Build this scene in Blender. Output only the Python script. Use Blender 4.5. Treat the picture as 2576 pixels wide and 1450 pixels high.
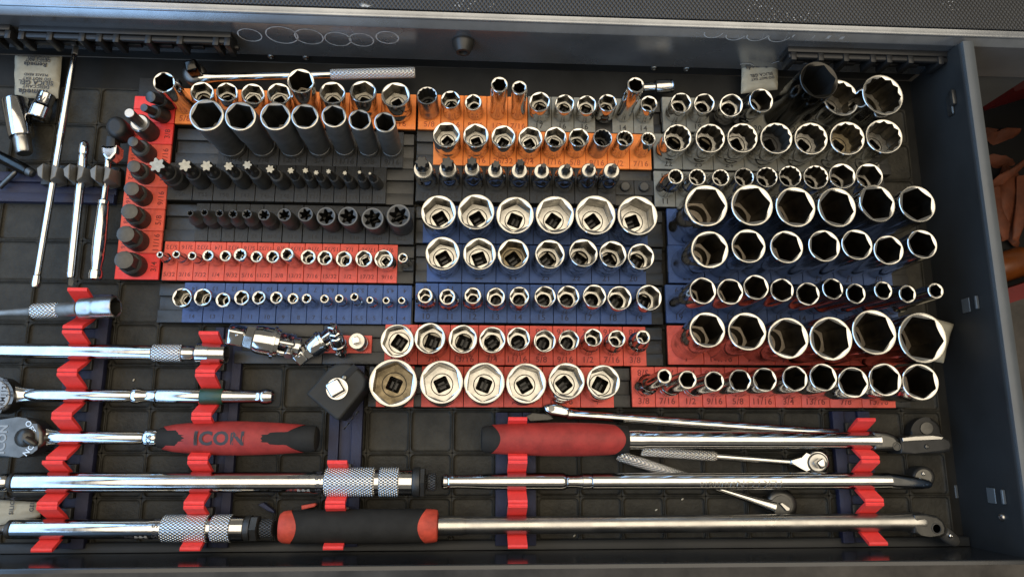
import bpy, bmesh, math, random
from mathutils import Vector, Matrix

# ---------------------------------------------------------------- camera
FPX, CU, CV, CAMH = 1825.0, 1287.5, 725.0, 0.715      # focal length / centre in units of a 2575 px wide picture
_n = Vector(((1180 - CU) / FPX, (1100 - CV) / FPX, 1.0)).normalized()      # straight down, in camera axes (right, down, ahead)
_x = Vector((1.0, 0.0129, 0.0589)); _x = (_x - _n * _x.dot(_n)).normalized()
_y = _n.cross(_x)                                                          # towards the back of the drawer
if _y.y > 0: _y = -_y
AX, AY, AZ = _x, _y, -_n
def at(u, v, z=0.0):
    """the point of the drawer at height z that the picture shows at (u, v)"""
    d = Vector(((u - CU) / FPX, (v - CV) / FPX, 1.0))
    w = Vector((d.dot(AX), d.dot(AY), d.dot(AZ)))
    k = (z - CAMH) / w.z
    return Vector((w.x * k, w.y * k, z))
def mpp(u, v, z=0.0):
    return (at(u + 1, v, z) - at(u - 1, v, z)).length / 2
def proj(p):
    d = Vector((p[0], p[1], p[2] - CAMH))
    c = AX * d.x + AY * d.y + AZ * d.z
    return (CU + FPX * c.x / c.z, CV + FPX * c.y / c.z)
sc = bpy.context.scene
for o in list(bpy.data.objects): bpy.data.objects.remove(o)
COL = sc.collection
cam = bpy.data.objects.new('camera', bpy.data.cameras.new('camera'))
cam.data.sensor_width = 36.0; cam.data.lens = 36.0 * FPX / 2575.0
cam.data.clip_start = 0.01; cam.data.clip_end = 50
_m = Matrix(((AX.x, -AX.y, -AX.z), (AY.x, -AY.y, -AY.z), (AZ.x, -AZ.y, -AZ.z))).to_4x4()
_m.translation = Vector((0, 0, CAMH))
cam.matrix_world = _m
COL.objects.link(cam); sc.camera = cam

w = bpy.data.worlds.new('World'); sc.world = w; w.use_nodes = True
w.node_tree.nodes['Background'].inputs[0].default_value = (0.62, 0.58, 0.50, 1)
w.node_tree.nodes['Background'].inputs[1].default_value = 0.19

def area(name, loc, target, sx, sy, power, colour):
    l = bpy.data.lights.new(name, 'AREA'); l.shape = 'RECTANGLE'; l.size = sx; l.size_y = sy
    l.energy = power; l.color = colour
    o = bpy.data.objects.new(name, l); COL.objects.link(o)
    o.location = loc
    o.rotation_euler = (Vector(target) - Vector(loc)).to_track_quat('-Z', 'Y').to_euler()
    return o
# the lit ceiling over the drawer (warm) and the open garage door to the left and behind the chest (cool)
area('ceiling_light', (0.32, 0.40, 2.4), (0.32, 0.40, 0), 3.6, 2.5, 42, (1.0, 0.87, 0.68))
area('garage_door', (-1.65, -0.45, 1.60), (0.0, -0.45, 1.55), 5.8, 1.45, 66, (0.32, 0.59, 1.0))

sc.view_settings.view_transform = 'Standard'; sc.view_settings.look = 'None'
sc.view_settings.gamma = 1.0; sc.view_settings.exposure = 0.9
sc.view_settings.use_curve_mapping = False
sc.render.engine = 'CYCLES'
sc.cycles.max_bounces = 10; sc.cycles.glossy_bounces = 7
sc.render.resolution_x, sc.render.resolution_y = 1024, 576
# ---------------------------------------------------------------- materials
MATS = {}
def mat(name, col, rough=.5, metal=0.0, noise=0.0, nscale=60.0, bump=0.0, bscale=200.0, rnoise=0.0, spec=.5, coat=0.0, kind=None, speck=0.0):
    m = bpy.data.materials.new(name); m.use_nodes = True; MATS[name] = m
    nt = m.node_tree; N = nt.nodes; L = nt.links; b = N['Principled BSDF']
    b.inputs['Base Color'].default_value = (*col, 1); b.inputs['Roughness'].default_value = rough
    b.inputs['Metallic'].default_value = metal; b.inputs['Specular IOR Level'].default_value = spec
    b.inputs['Coat Weight'].default_value = coat
    tc = N.new('ShaderNodeTexCoord')
    co = tc.outputs['Object']
    src = None
    if noise:
        t = N.new('ShaderNodeTexNoise'); t.inputs['Scale'].default_value = nscale; t.inputs['Detail'].default_value = 6
        t.inputs['Roughness'].default_value = .65
        L.new(co, t.inputs['Vector'])
        r = N.new('ShaderNodeMapRange'); r.inputs['From Min'].default_value = .3; r.inputs['From Max'].default_value = .7
        r.inputs['To Min'].default_value = 1 - noise; r.inputs['To Max'].default_value = 1 + noise
        L.new(t.outputs['Fac'], r.inputs['Value'])
        x = N.new('ShaderNodeVectorMath'); x.operation = 'SCALE'; x.inputs[0].default_value = col
        L.new(r.outputs['Result'], x.inputs['Scale']); src = x.outputs['Vector']
    if speck:
        v = N.new('ShaderNodeTexVoronoi'); v.inputs['Scale'].default_value = 260
        L.new(co, v.inputs['Vector'])
        lt = N.new('ShaderNodeMath'); lt.operation = 'LESS_THAN'; lt.inputs[1].default_value = .13
        L.new(v.outputs['Distance'], lt.inputs[0])
        n2 = N.new('ShaderNodeTexNoise'); n2.inputs['Scale'].default_value = 13; n2.inputs['Detail'].default_value = 3; L.new(co, n2.inputs['Vector'])
        gt = N.new('ShaderNodeMath'); gt.operation = 'GREATER_THAN'; gt.inputs[1].default_value = 1 - speck; L.new(n2.outputs['Fac'], gt.inputs[0])
        mu = N.new('ShaderNodeMath'); mu.operation = 'MULTIPLY'; L.new(lt.outputs[0], mu.inputs[0]); L.new(gt.outputs[0], mu.inputs[1])
        mx = N.new('ShaderNodeMix'); mx.data_type = 'RGBA'; mx.inputs['B'].default_value = (.45, .45, .43, 1)
        if src: L.new(src, mx.inputs['A'])
        else: mx.inputs['A'].default_value = (*col, 1)
        L.new(mu.outputs[0], mx.inputs['Factor']); src = mx.outputs['Result']
    if src: L.new(src, b.inputs['Base Color'])
    if rnoise:
        t = N.new('ShaderNodeTexNoise'); t.inputs['Scale'].default_value = nscale * .6; t.inputs['Detail'].default_value = 5
        L.new(co, t.inputs['Vector'])
        r = N.new('ShaderNodeMapRange'); r.inputs['From Min'].default_value = .3; r.inputs['From Max'].default_value = .75
        r.inputs['To Min'].default_value = rough; r.inputs['To Max'].default_value = rough + rnoise
        L.new(t.outputs['Fac'], r.inputs['Value']); L.new(r.outputs['Result'], b.inputs['Roughness'])
    h = None
    if kind == 'knurl':                       # diamond knurl, on the unrolled surface (metres)
        uv = tc.outputs['UV']
        hs = []
        for s in (1, -1):
            mp = N.new('ShaderNodeMapping'); mp.inputs['Rotation'].default_value = (0, 0, s * math.radians(58))
            L.new(uv, mp.inputs['Vector'])
            wv = N.new('ShaderNodeTexWave'); wv.inputs['Scale'].default_value = 145; wv.inputs['Distortion'].default_value = 0
            L.new(mp.outputs[0], wv.inputs['Vector']); hs.append(wv.outputs['Fac'])
        mm = N.new('ShaderNodeMath'); mm.operation = 'MULTIPLY'; L.new(hs[0], mm.inputs[0]); L.new(hs[1], mm.inputs[1]); h = mm.outputs[0]
    elif kind == 'mat':                       # embossed rubber
        hs = []
        for s in (1, -1):
            mp = N.new('ShaderNodeMapping'); mp.inputs['Rotation'].default_value = (0, 0, s * math.radians(35))
            L.new(co, mp.inputs['Vector'])
            wv = N.new('ShaderNodeTexWave'); wv.inputs['Scale'].default_value = 95; wv.inputs['Distortion'].default_value = .3
            L.new(mp.outputs[0], wv.inputs['Vector']); hs.append(wv.outputs['Fac'])
        mm = N.new('ShaderNodeMath'); mm.operation = 'MULTIPLY'; L.new(hs[0], mm.inputs[0]); L.new(hs[1], mm.inputs[1]); h = mm.outputs[0]
    elif kind == 'layers':                    # 3D-printed lines
        wv = N.new('ShaderNodeTexWave'); wv.inputs['Scale'].default_value = 330; wv.bands_direction = 'X'; wv.inputs['Distortion'].default_value = 1.0
        L.new(co, wv.inputs['Vector'])
        t = N.new('ShaderNodeTexNoise'); t.inputs['Scale'].default_value = bscale; t.inputs['Detail'].default_value = 4; L.new(co, t.inputs['Vector'])
        mm = N.new('ShaderNodeMath'); mm.operation = 'ADD'; L.new(wv.outputs['Fac'], mm.inputs[0]); L.new(t.outputs['Fac'], mm.inputs[1]); h = mm.outputs[0]
    elif bump:
        t = N.new('ShaderNodeTexNoise'); t.inputs['Scale'].default_value = bscale; t.inputs['Detail'].default_value = 4
        L.new(co, t.inputs['Vector']); h = t.outputs['Fac']
    if h is not None and bump:
        bp = N.new('ShaderNodeBump'); bp.inputs['Strength'].default_value = 1.0; bp.inputs['Distance'].default_value = bump
        L.new(h, bp.inputs['Height']); L.new(bp.outputs[0], b.inputs['Normal'])
    return m
mat('chrome', (.53, .525, .51), .06, 1, noise=.12, nscale=110, rnoise=.16)
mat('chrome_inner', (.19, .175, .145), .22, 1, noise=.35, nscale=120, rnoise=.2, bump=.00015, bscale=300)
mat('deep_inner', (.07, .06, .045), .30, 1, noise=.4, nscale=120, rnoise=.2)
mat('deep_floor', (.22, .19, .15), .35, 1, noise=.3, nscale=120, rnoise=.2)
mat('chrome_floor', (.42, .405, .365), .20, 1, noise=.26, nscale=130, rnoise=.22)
mat('dirty_floor', (.22, .18, .115), .42, 1, noise=.45, nscale=160, rnoise=.2)
mat('satin_chrome', (.42, .41, .385), .26, 1, noise=.12, nscale=80, rnoise=.15)
mat('knurled_chrome', (.60, .59, .56), .24, 1, bump=.0009, kind='knurl')
mat('dark_knurl', (.05, .05, .05), .45, .6, bump=.0012, kind='knurl')
mat('gunmetal', (.23, .225, .21), .40, .85, noise=.25, nscale=70, rnoise=.2)
mat('black_oxide', (.042, .040, .036), .42, .3, noise=.3, nscale=120, rnoise=.2)
mat('black_steel', (.055, .054, .050), .32, .7, noise=.3, nscale=90, rnoise=.15)
mat('worn_steel', (.23, .22, .185), .38, 1, noise=.2, nscale=300)
mat('black_plastic', (.017, .016, .0135), .46, noise=.3, nscale=90, bump=.0002, bscale=420)
mat('peg_plastic', (.022, .021, .019), .42, noise=.2, nscale=150)
mat('liner_plastic', (.028, .0258, .0200), .60, spec=.22, noise=.35, nscale=60, bump=.0007, bscale=330)
mat('paint_black', (.020, .021, .021), .30, spec=.22, noise=.2, nscale=12, rnoise=.22, coat=.0)
mat('paint_scuffed', (.26, .27, .28), .18, .75, noise=.22, nscale=14, rnoise=.16, bump=.00004, bscale=600)
mat('satin_dark', (.115, .113, .106), .36, 1, noise=.25, nscale=60, rnoise=.15)
mat('black_chrome', (.035, .034, .032), .12, 1, noise=.2, nscale=60, rnoise=.12)
mat('paint_grey', (.062, .068, .070), .35, noise=.15, nscale=20, rnoise=.15)
mat('scratch', (.55, .55, .53), .6)
mat('mat_rubber', (.021, .021, .0208), .42, noise=.25, nscale=9, bump=.0009, kind='mat', speck=.42)
mat('red', (.74, .105, .062), .50, noise=.22, nscale=130, bump=.00022, bscale=500, kind='layers')
mat('red_vivid', (.85, .05, .042), .45, noise=.10, nscale=200, bump=.0002, bscale=500, kind='layers')
mat('orange', (.95, .265, .050), .50, noise=.22, nscale=130, bump=.00022, bscale=500, kind='layers')
mat('blue', (.052, .094, .225), .50, noise=.22, nscale=130, bump=.00022, bscale=500, kind='layers')
mat('grey', (.255, .245, .20), .50, noise=.22, nscale=130, bump=.00022, bscale=500, kind='layers')
mat('dark', (.030, .029, .026), .48, noise=.20, nscale=220, bump=.00022, bscale=500, kind='layers')
mat('navy', (.013, .015, .040), .55, noise=.15, nscale=150, bump=.0002, kind='layers', bscale=500)
mat('clip_grey', (.15, .145, .13), .55, noise=.12, nscale=150, bump=.00006, bscale=500)
mat('red_ink', (.20, .018, .012), .6); mat('orange_ink', (.42, .09, .02), .6); mat('blue_ink', (.014, .020, .048), .6)
mat('grey_ink', (.032, .030, .026), .6); mat('dark_ink', (.008, .008, .0075), .5); mat('ink', (.03, .03, .035), .7)
mat('white_ink', (.45, .45, .43), .6)
mat('grip_red', (.27, .024, .018), .60, noise=.25, nscale=70, bump=.0002, bscale=500, spec=.35)
mat('grip_bright_red', (.42, .050, .026), .60, noise=.3, nscale=90, bump=.0002, bscale=500, spec=.35)
mat('grip_black', (.016, .015, .013), .72, noise=.25, nscale=70, bump=.0002, bscale=500, spec=.2)
mat('green_tape', (.010, .045, .024), .45, noise=.2, nscale=60, bump=.0002, bscale=200)
mat('paper', (.30, .28, .215), .8, noise=.12, nscale=160, bump=.0004, bscale=140)
mat('concrete', (.080, .068, .054), .8, noise=.55, nscale=7, bump=.002, bscale=30)
mat('chest_paint', (.055, .058, .060), .45, noise=.12, nscale=15)
mat('red_paint', (.13, .008, .007), .4, noise=.2, nscale=12)
mat('leather', (.13, .033, .010), .65, noise=.4, nscale=30, bump=.002, bscale=60)
mat('amber', (.15, .042, .008), .35, noise=.3, nscale=30)
mat('etorx_rim', (.10, .095, .085), .5, .2, noise=.25, nscale=200)
mat('paint_gloss', (.016, .017, .018), .10, noise=.2, nscale=12, rnoise=.12)
mat('clip_black', (.012, .012, .012), .36, spec=.3, noise=.2, nscale=80)
mat('adapter_plastic', (.018, .017, .014), .6, spec=.3, noise=.2, nscale=120, bump=.0001, bscale=500)
mat('floor_paint_shaded', (.013, .013, .012), .5, spec=.2, noise=.3, nscale=30)  # black drawer-bottom paint, darkened to stand in for shade along the back wall
mat('crumb', (.5, .46, .36), .7)
mat('dark_steel', (.020, .0195, .018), .45, .2, spec=.35, noise=.3, nscale=90)
mat('groove', (.03, .027, .02), .5, .5)
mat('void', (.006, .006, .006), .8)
# ---------------------------------------------------------------- helpers
ORD = ['first','second','third','fourth','fifth','sixth','seventh','eighth','ninth','tenth','eleventh','twelfth','thirteenth','fourteenth','fifteenth']
random.seed(7)
WM = {}
def link(o, parent=None):
    COL.objects.link(o)
    WM[o.name] = o.matrix_basis.copy()
    if parent is not None:
        o.parent = parent; o.matrix_parent_inverse = WM[parent.name].inverted()
    return o
def tag(o, label, cat, group=None, kind=None):
    if label: o['label'] = label
    if cat: o['category'] = cat
    if group: o['group'] = group
    if kind: o['kind'] = kind
    return o
def thing(name, label, cat, loc, group=None):
    o = bpy.data.objects.new(name, None); o.empty_display_size = .01; o.location = loc
    link(o); return tag(o, label, cat, group)
def mesh(name, verts, faces, mats, midx=None, smooth=35, uvs=None):
    me = bpy.data.meshes.new(name); me.from_pydata([tuple(v) for v in verts], [], faces)
    for m in (mats if isinstance(mats, (list, tuple)) else [mats]): me.materials.append(MATS[m])
    if midx: me.polygons.foreach_set('material_index', midx)
    if uvs:
        ul = me.uv_layers.new(name='UVMap')
        flat = []
        for p in me.polygons:
            for q in uvs[p.index]: flat += q
        ul.data.foreach_set('uv', flat)
    if smooth:
        me.polygons.foreach_set('use_smooth', [True] * len(me.polygons))
        me.set_sharp_from_angle(angle=math.radians(smooth))
    me.update(); return me
def obj(name, me, parent=None, mtx=None):
    o = bpy.data.objects.new(name, me)
    if mtx is not None: o.matrix_basis = mtx
    return link(o, parent)
def T(v): return Matrix.Translation(Vector(v))
def bm_mesh(name, bm, mats, smooth=35):
    me = bpy.data.meshes.new(name); bm.normal_update(); bm.to_mesh(me); bm.free()
    for m in (mats if isinstance(mats, (list, tuple)) else [mats]): me.materials.append(MATS[m])
    if smooth:
        me.polygons.foreach_set('use_smooth', [True] * len(me.polygons)); me.set_sharp_from_angle(angle=math.radians(smooth))
    return me
def box_bm(bm, x0, x1, y0, y1, z0, z1, bev=0.0, seg=2):
    vs = [bm.verts.new(p) for p in ((x0,y0,z0),(x1,y0,z0),(x1,y1,z0),(x0,y1,z0),(x0,y0,z1),(x1,y0,z1),(x1,y1,z1),(x0,y1,z1))]
    fs = [bm.faces.new([vs[i] for i in f]) for f in ((3,2,1,0),(4,5,6,7),(0,1,5,4),(1,2,6,5),(2,3,7,6),(3,0,4,7))]
    if bev:
        es = list({e for f in fs for e in f.edges})
        bmesh.ops.bevel(bm, geom=es, offset=bev, segments=seg, profile=.5, affect='EDGES')
def box(name, x0, x1, y0, y1, z0, z1, m, parent=None, bev=0.0005, seg=2, rot=None):
    """a bevelled box, its origin at the middle of its base"""
    bm = bmesh.new(); cx, cy = (x0+x1)/2, (y0+y1)/2
    box_bm(bm, x0-cx, x1-cx, y0-cy, y1-cy, 0, z1-z0, bev, seg)
    mt = T((cx, cy, z0))
    if rot is not None: mt = mt @ rot
    return obj(name, bm_mesh(name, bm, m), parent, mt)
def plate(name, pts, z0, z1, m, parent=None, bev=.0008, seg=2, smooth=40):
    """an outline (world points) given a thickness and rounded edges"""
    bm = bmesh.new()
    c = sum((Vector(p).to_2d() for p in pts), Vector((0, 0))) / len(pts)
    a = sum(pts[i][0]*pts[(i+1)%len(pts)][1] - pts[(i+1)%len(pts)][0]*pts[i][1] for i in range(len(pts)))
    if a < 0: pts = list(reversed(pts))
    lo = [bm.verts.new((p[0]-c.x, p[1]-c.y, 0)) for p in pts]; hi = [bm.verts.new((p[0]-c.x, p[1]-c.y, z1-z0)) for p in pts]
    n = len(pts)
    bm.faces.new(list(reversed(lo))); top = bm.faces.new(hi)
    for i in range(n): bm.faces.new((lo[i], lo[(i+1)%n], hi[(i+1)%n], hi[i]))
    if bev: bmesh.ops.bevel(bm, geom=list(top.edges), offset=bev, segments=seg, profile=.5, affect='EDGES')
    me = bm_mesh(name, bm, m, smooth)
    for f in me.polygons:                       # keep the flat top flat
        if len(f.vertices) > 4 and abs(f.normal.z) > .999:
            for k in f.edge_keys: pass
            f.use_smooth = False
    ek = {k for f in me.polygons if len(f.vertices) > 4 and abs(f.normal.z) > .999 for k in f.edge_keys}
    for e in me.edges:
        if e.key in ek: e.use_edge_sharp = True
    return obj(name, me, parent, T((c.x, c.y, z0)))
def basis(a, b):
    """matrix: origin a, local X along a->b, local Z as upright as it can be"""
    x = (b - a).normalized(); y = Vector((0, 0, 1)).cross(x)
    if y.length < 1e-4: y = Vector((0, 1, 0))
    y.normalize(); z = x.cross(y)
    m = Matrix((x, y, z)).transposed().to_4x4(); m.translation = a
    return m
def lathe_data(prof, n=32, sy=1.0, sz=1.0, cap=True):
    """profile [(t, r)] about local X"""
    V = []; F = []; U = []
    for t, r in prof:
        for k in range(n):
            th = 2*math.pi*k/n
            V.append((t, -r*sy*math.sin(th), r*sz*math.cos(th)))
    rm = max(r for t, r in prof)
    for i in range(len(prof)-1):
        for k in range(n):
            k2 = (k+1) % n
            F.append((i*n+k, i*n+k2, (i+1)*n+k2, (i+1)*n+k))
            a, b = 2*math.pi*k/n*rm, 2*math.pi*(k+1)/n*rm
            U.append(((prof[i][0], a), (prof[i][0], b), (prof[i+1][0], b), (prof[i+1][0], a)))
    if cap:
        F.append(tuple(range(n-1, -1, -1))); U.append(tuple((0, 0) for _ in range(n)))
        o = (len(prof)-1)*n
        F.append(tuple(range(o, o+n))); U.append(tuple((0, 0) for _ in range(n)))
    return V, F, U
class Bar:
    """a tool lying along a line; stations are picture coordinates along that line"""
    def __init__(s, root, A, B):
        s.root, s.A, s.B = root, A, B
        s.a, s.b = at(*A), at(*B); s.m = basis(s.a, s.b); s.d = (s.b-s.a).normalized()
        s.hor = abs(B[0]-A[0]) > abs(B[1]-A[1])
    def img(s, q):
        k = (q-s.A[0])/(s.B[0]-s.A[0]) if s.hor else (q-s.A[1])/(s.B[1]-s.A[1])
        return [s.A[i]+(s.B[i]-s.A[i])*k for i in range(3)]
    def t(s, q): return (at(*s.img(q))-s.a).dot(s.d)
    def r(s, q, px): return mpp(*s.img(q))*px
    def part(s, name, st, m, sy=1.0, sz=1.0, n=32, parent=None, smooth=32, rnd=.0):
        prof = [(s.t(q), s.r(q, px)) for q, px in st]
        V, F, U = lathe_data(prof, n, sy, sz)
        return obj(name, mesh(name, V, F, m, smooth=smooth, uvs=U), parent or s.root, s.m.copy())
    def at(s, q, dz=0, dy=0):
        return s.m @ Vector((s.t(q), dy, dz))
# lettering, made once for each word
TXT = {}
def text_mesh(body):
    if body in TXT: return TXT[body]
    c = bpy.data.curves.new('lettering', 'FONT'); c.body = body; c.size = 1.0; c.align_x = 'CENTER'; c.resolution_u = 3
    c.extrude = .03; c.offset = .035 if body == 'ICON' else .012; c.space_character = 1.08
    o = bpy.data.objects.new('lettering', c); COL.objects.link(o)
    dg = bpy.context.evaluated_depsgraph_get(); dg.update()
    me = bpy.data.meshes.new_from_object(o.evaluated_get(dg))
    bpy.data.objects.remove(o); bpy.data.curves.remove(c)
    xs = [v.co.x for v in me.vertices]; ys = [v.co.y for v in me.vertices]
    cx, cy = (min(xs)+max(xs))/2, (min(ys)+max(ys))/2; hh = .70
    for v in me.vertices: v.co.x = (v.co.x-cx)/hh; v.co.y = (v.co.y-cy)/hh
    me.materials.clear(); TXT[body] = me
    return me
TXM = {}
def text(body, p, h, m, parent, ang=0.0, mtx=None, sx=1.0):
    k = (body, m)
    if k not in TXM:
        me = text_mesh(body).copy(); me.materials.append(MATS[m]); TXM[k] = me
    mt = mtx if mtx is not None else T(p) @ Matrix.Rotation(ang, 4, 'Z')
    return obj('lettering', TXM[k], parent, mt @ Matrix.Diagonal((h*sx, h, h, 1)))
def text_round(body, bar, q, h, r, m, parent, ang=0.0, th0=0.0):
    """lettering wrapped on the round surface of a bar; ang turns it in the surface, th0 moves it round the bar"""
    me = text_mesh(body).copy(); me.materials.append(MATS[m])
    bm = bmesh.new(); bm.from_mesh(me)
    for v in bm.verts: v.co.z *= .3
    bmesh.ops.triangulate(bm, faces=bm.faces[:])
    for _ in range(2): bmesh.ops.subdivide_edges(bm, edges=[e for e in bm.edges if e.calc_length() > .2], cuts=1)
    ca, sa = math.cos(ang), math.sin(ang); t0 = bar.t(q)
    for v in bm.verts:
        x, y, z = v.co.x*h, v.co.y*h, v.co.z*h
        x, y = x*ca-y*sa, x*sa+y*ca
        th = y/r + th0; rr = r+z+.0001
        v.co = (t0+x, rr*math.sin(th), rr*math.cos(th))
    bm.to_mesh(me); bm.free(); me.update()
    return obj('lettering', me, parent, bar.m.copy())

ZT = 0.014          # top of the holder tiles
R_, B_, O_, G_, K_ = 'red', 'blue', 'orange', 'grey', 'dark'
# key: colour, tile edges along the front (u), front v (left,right), back v (left,right), tile marks, marks on the back edge too, rail extent (u0,u1)
STRIPS = {
 'A1': (O_, [438, 489, 541, 605, 670, 740, 800, 876, 958, 1045], (310, 326), (216, 234), ['5/8', '', '', '', '', '', '', '', '9/16'], 0, (436, 1046)),
 'A2': (K_, [545, 622, 700, 770, 836, 897, 957, 1013], (414, 420), (322, 330), ['15/16', '7/8', '13/16', '3/4', '11/16', '5/8', '9/16'], 0, (440, 1040)),
 'A3': (K_, [418, 482, 534, 588, 640, 690, 738, 771, 804, 838, 870, 903, 935, 970], (501, 513), (418, 428), ['T60', 'T55', 'T50', 'T47', 'T45', 'T40', 'T30', 'T27', 'T25', 'T20', 'T15', 'T10', 'T8'], 1, (416, 1040)),
 'A4': (K_, [486, 521, 555, 588, 622, 657, 708, 759, 810, 862, 918, 978, 1040], (603, 617), (507, 521), ['T6', 'E5', 'E6', 'E7', 'E8', 'E10', 'E12', 'E14', 'E16', 'E18', 'E20', 'E22'], 1, (412, 1040)),
 'A5': (R_, [405, 443, 483, 522, 562, 601, 641, 681, 721, 762, 806, 851, 898, 948, 998], (703, 712), (606, 621), ['5/32', '3/16', '7/32', '1/4', '9/32', '5/16', '11/32', '3/8', '13/32', '7/16', '15/32', '1/2', '17/32', '9/16'], 1, (404, 1040)),
 'A6': (B_, [455, 508, 559, 605, 650, 692, 730, 769, 807, 845, 883, 921, 960, 997, 1034], (809, 816), (709, 718), ['14', '13', '12', '11', '10', '9', '8', '7', '6.5', '6', '5.5', '5', '4.5', '4'], 1, (394, 1038)),
 'B0': (O_, [1050, 1108, 1166, 1224, 1277, 1327], (325, 331), (239, 245), ['5/8', '9/16', '9/16', '1/2', '7/16'], 0, (1049, 1327)),
 'B0g': (G_, [1328, 1387, 1444, 1498, 1540, 1594, 1645], (331, 334), (241, 243), ['17', '16', '16', None, '14', '14'], 0, (1328, 1662)),
 'B0r': (G_, [1668, 1727, 1786, 1862, 1950, 2050, 2150], (335, 336), (243, 243), ['18', '19', None, '20', '21', '22'], 0, (1664, 2230)),
 'B1': (O_, [1088, 1164, 1232, 1298, 1360, 1419, 1474, 1528, 1584, 1640], (413, 427), (331, 340), ['1', '15/16', '25/32', '3/4', '11/16', '5/8', '9/16', '1/2', '7/16'], 0, (1046, 1641)),
 'B1r': (G_, [1645, 1717, 1795, 1873, 1956, 2040, 2126, 2214], (428, 432), (340, 344), ['22', '23', '24', '25', '26', '27', '28'], 0, (1644, 2240)),
 'B2': (K_, [1046, 1103, 1162, 1219, 1276, 1332, 1389, 1446, 1502, 1550], (506, 513), (420, 431), ['T60', 'T55', 'T50', 'T45', 'T40', 'T30', 'T27', 'T25', 'T20'], 0, (1044, 1641)),
 'B2r': (G_, [1647, 1700, 1757, 1813, 1868, 1926, 1984, 2044, 2110, 2176], (522, 526), (432, 436), ['11', '12', '13', '14', '15', '16', '17', '18', '19'], 1, (1645, 2230)),
 'B3': (B_, [1062, 1155, 1247, 1341, 1436, 1532, 1630], (612, 616), (516, 522), ['32', '31', '30', '29', '28', '27'], 0, (1044, 1668)),
 'B3r': (B_, [1680, 1772, 1864, 1952, 2040, 2125, 2210], (618, 622), (526, 530), ['32', '31', '30', '29', '28', '27'], 0, (1679, 2240)),
 'B4': (B_, [1072, 1161, 1247, 1331, 1411, 1488, 1559, 1626], (710, 713), (618, 622), ['26', '25', '24', '23', '22', '21', '20'], 0, (1044, 1668)),
 'B4r': (B_, [1682, 1773, 1858, 1940, 2020, 2098, 2172, 2246], (713, 715), (623, 626), ['26', '25', '24', '23', '22', '21', '20'], 0, (1680, 2285)),
 'B5': (B_, [1042, 1101, 1160, 1218, 1275, 1333, 1392, 1450, 1510, 1575, 1640], (810, 814), (714, 717), ['10', '11', '12', '13', '14', '15', '16', '17', '18', '19'], 1, (1041, 1668)),
 'B5r': (B_, [1676, 1742, 1807, 1870, 1931, 1991, 2048, 2105, 2162, 2215, 2262], (812, 816), (718, 721), ['19', '18', '17', '16', '15', '14', '13', '12', '11', '10'], 1, (1674, 2300)),
 'B6': (R_, [965, 1049, 1131, 1203, 1270, 1332, 1391, 1451, 1509, 1568, 1627], (917, 918), (817, 819), ['15/16', '7/8', '13/16', '3/4', '11/16', '5/8', '9/16', '1/2', '7/16', '3/8'], 1, (588, 1668)),
 'B6r': (R_, [1681, 1771, 1858, 1950, 2042, 2138, 2250], (917, 918), (820, 821), ['1', '1-1/16', '1-1/8', '1-3/16', '1-1/4', '1-5/16'], 0, (1680, 2290)),
 'B7': (R_, [944, 1040, 1058, 1165, 1267, 1365, 1460, 1545], (1023, 1023), (922, 924), ['1-7/16', False, '1-5/16', '1-1/4', '1-3/16', '1-1/16', '1'], 0, (925, 1586)),
 'B7r': (R_, [1590, 1649, 1708, 1768, 1827, 1886, 1951, 2017, 2088, 2169, 2254], (1023, 1024), (920, 921), ['3/8', '7/16', '1/2', '9/16', '5/8', '11/16', '3/4', '13/16', '7/8', '15/16'], 1, (1588, 2290)),
}
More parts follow.
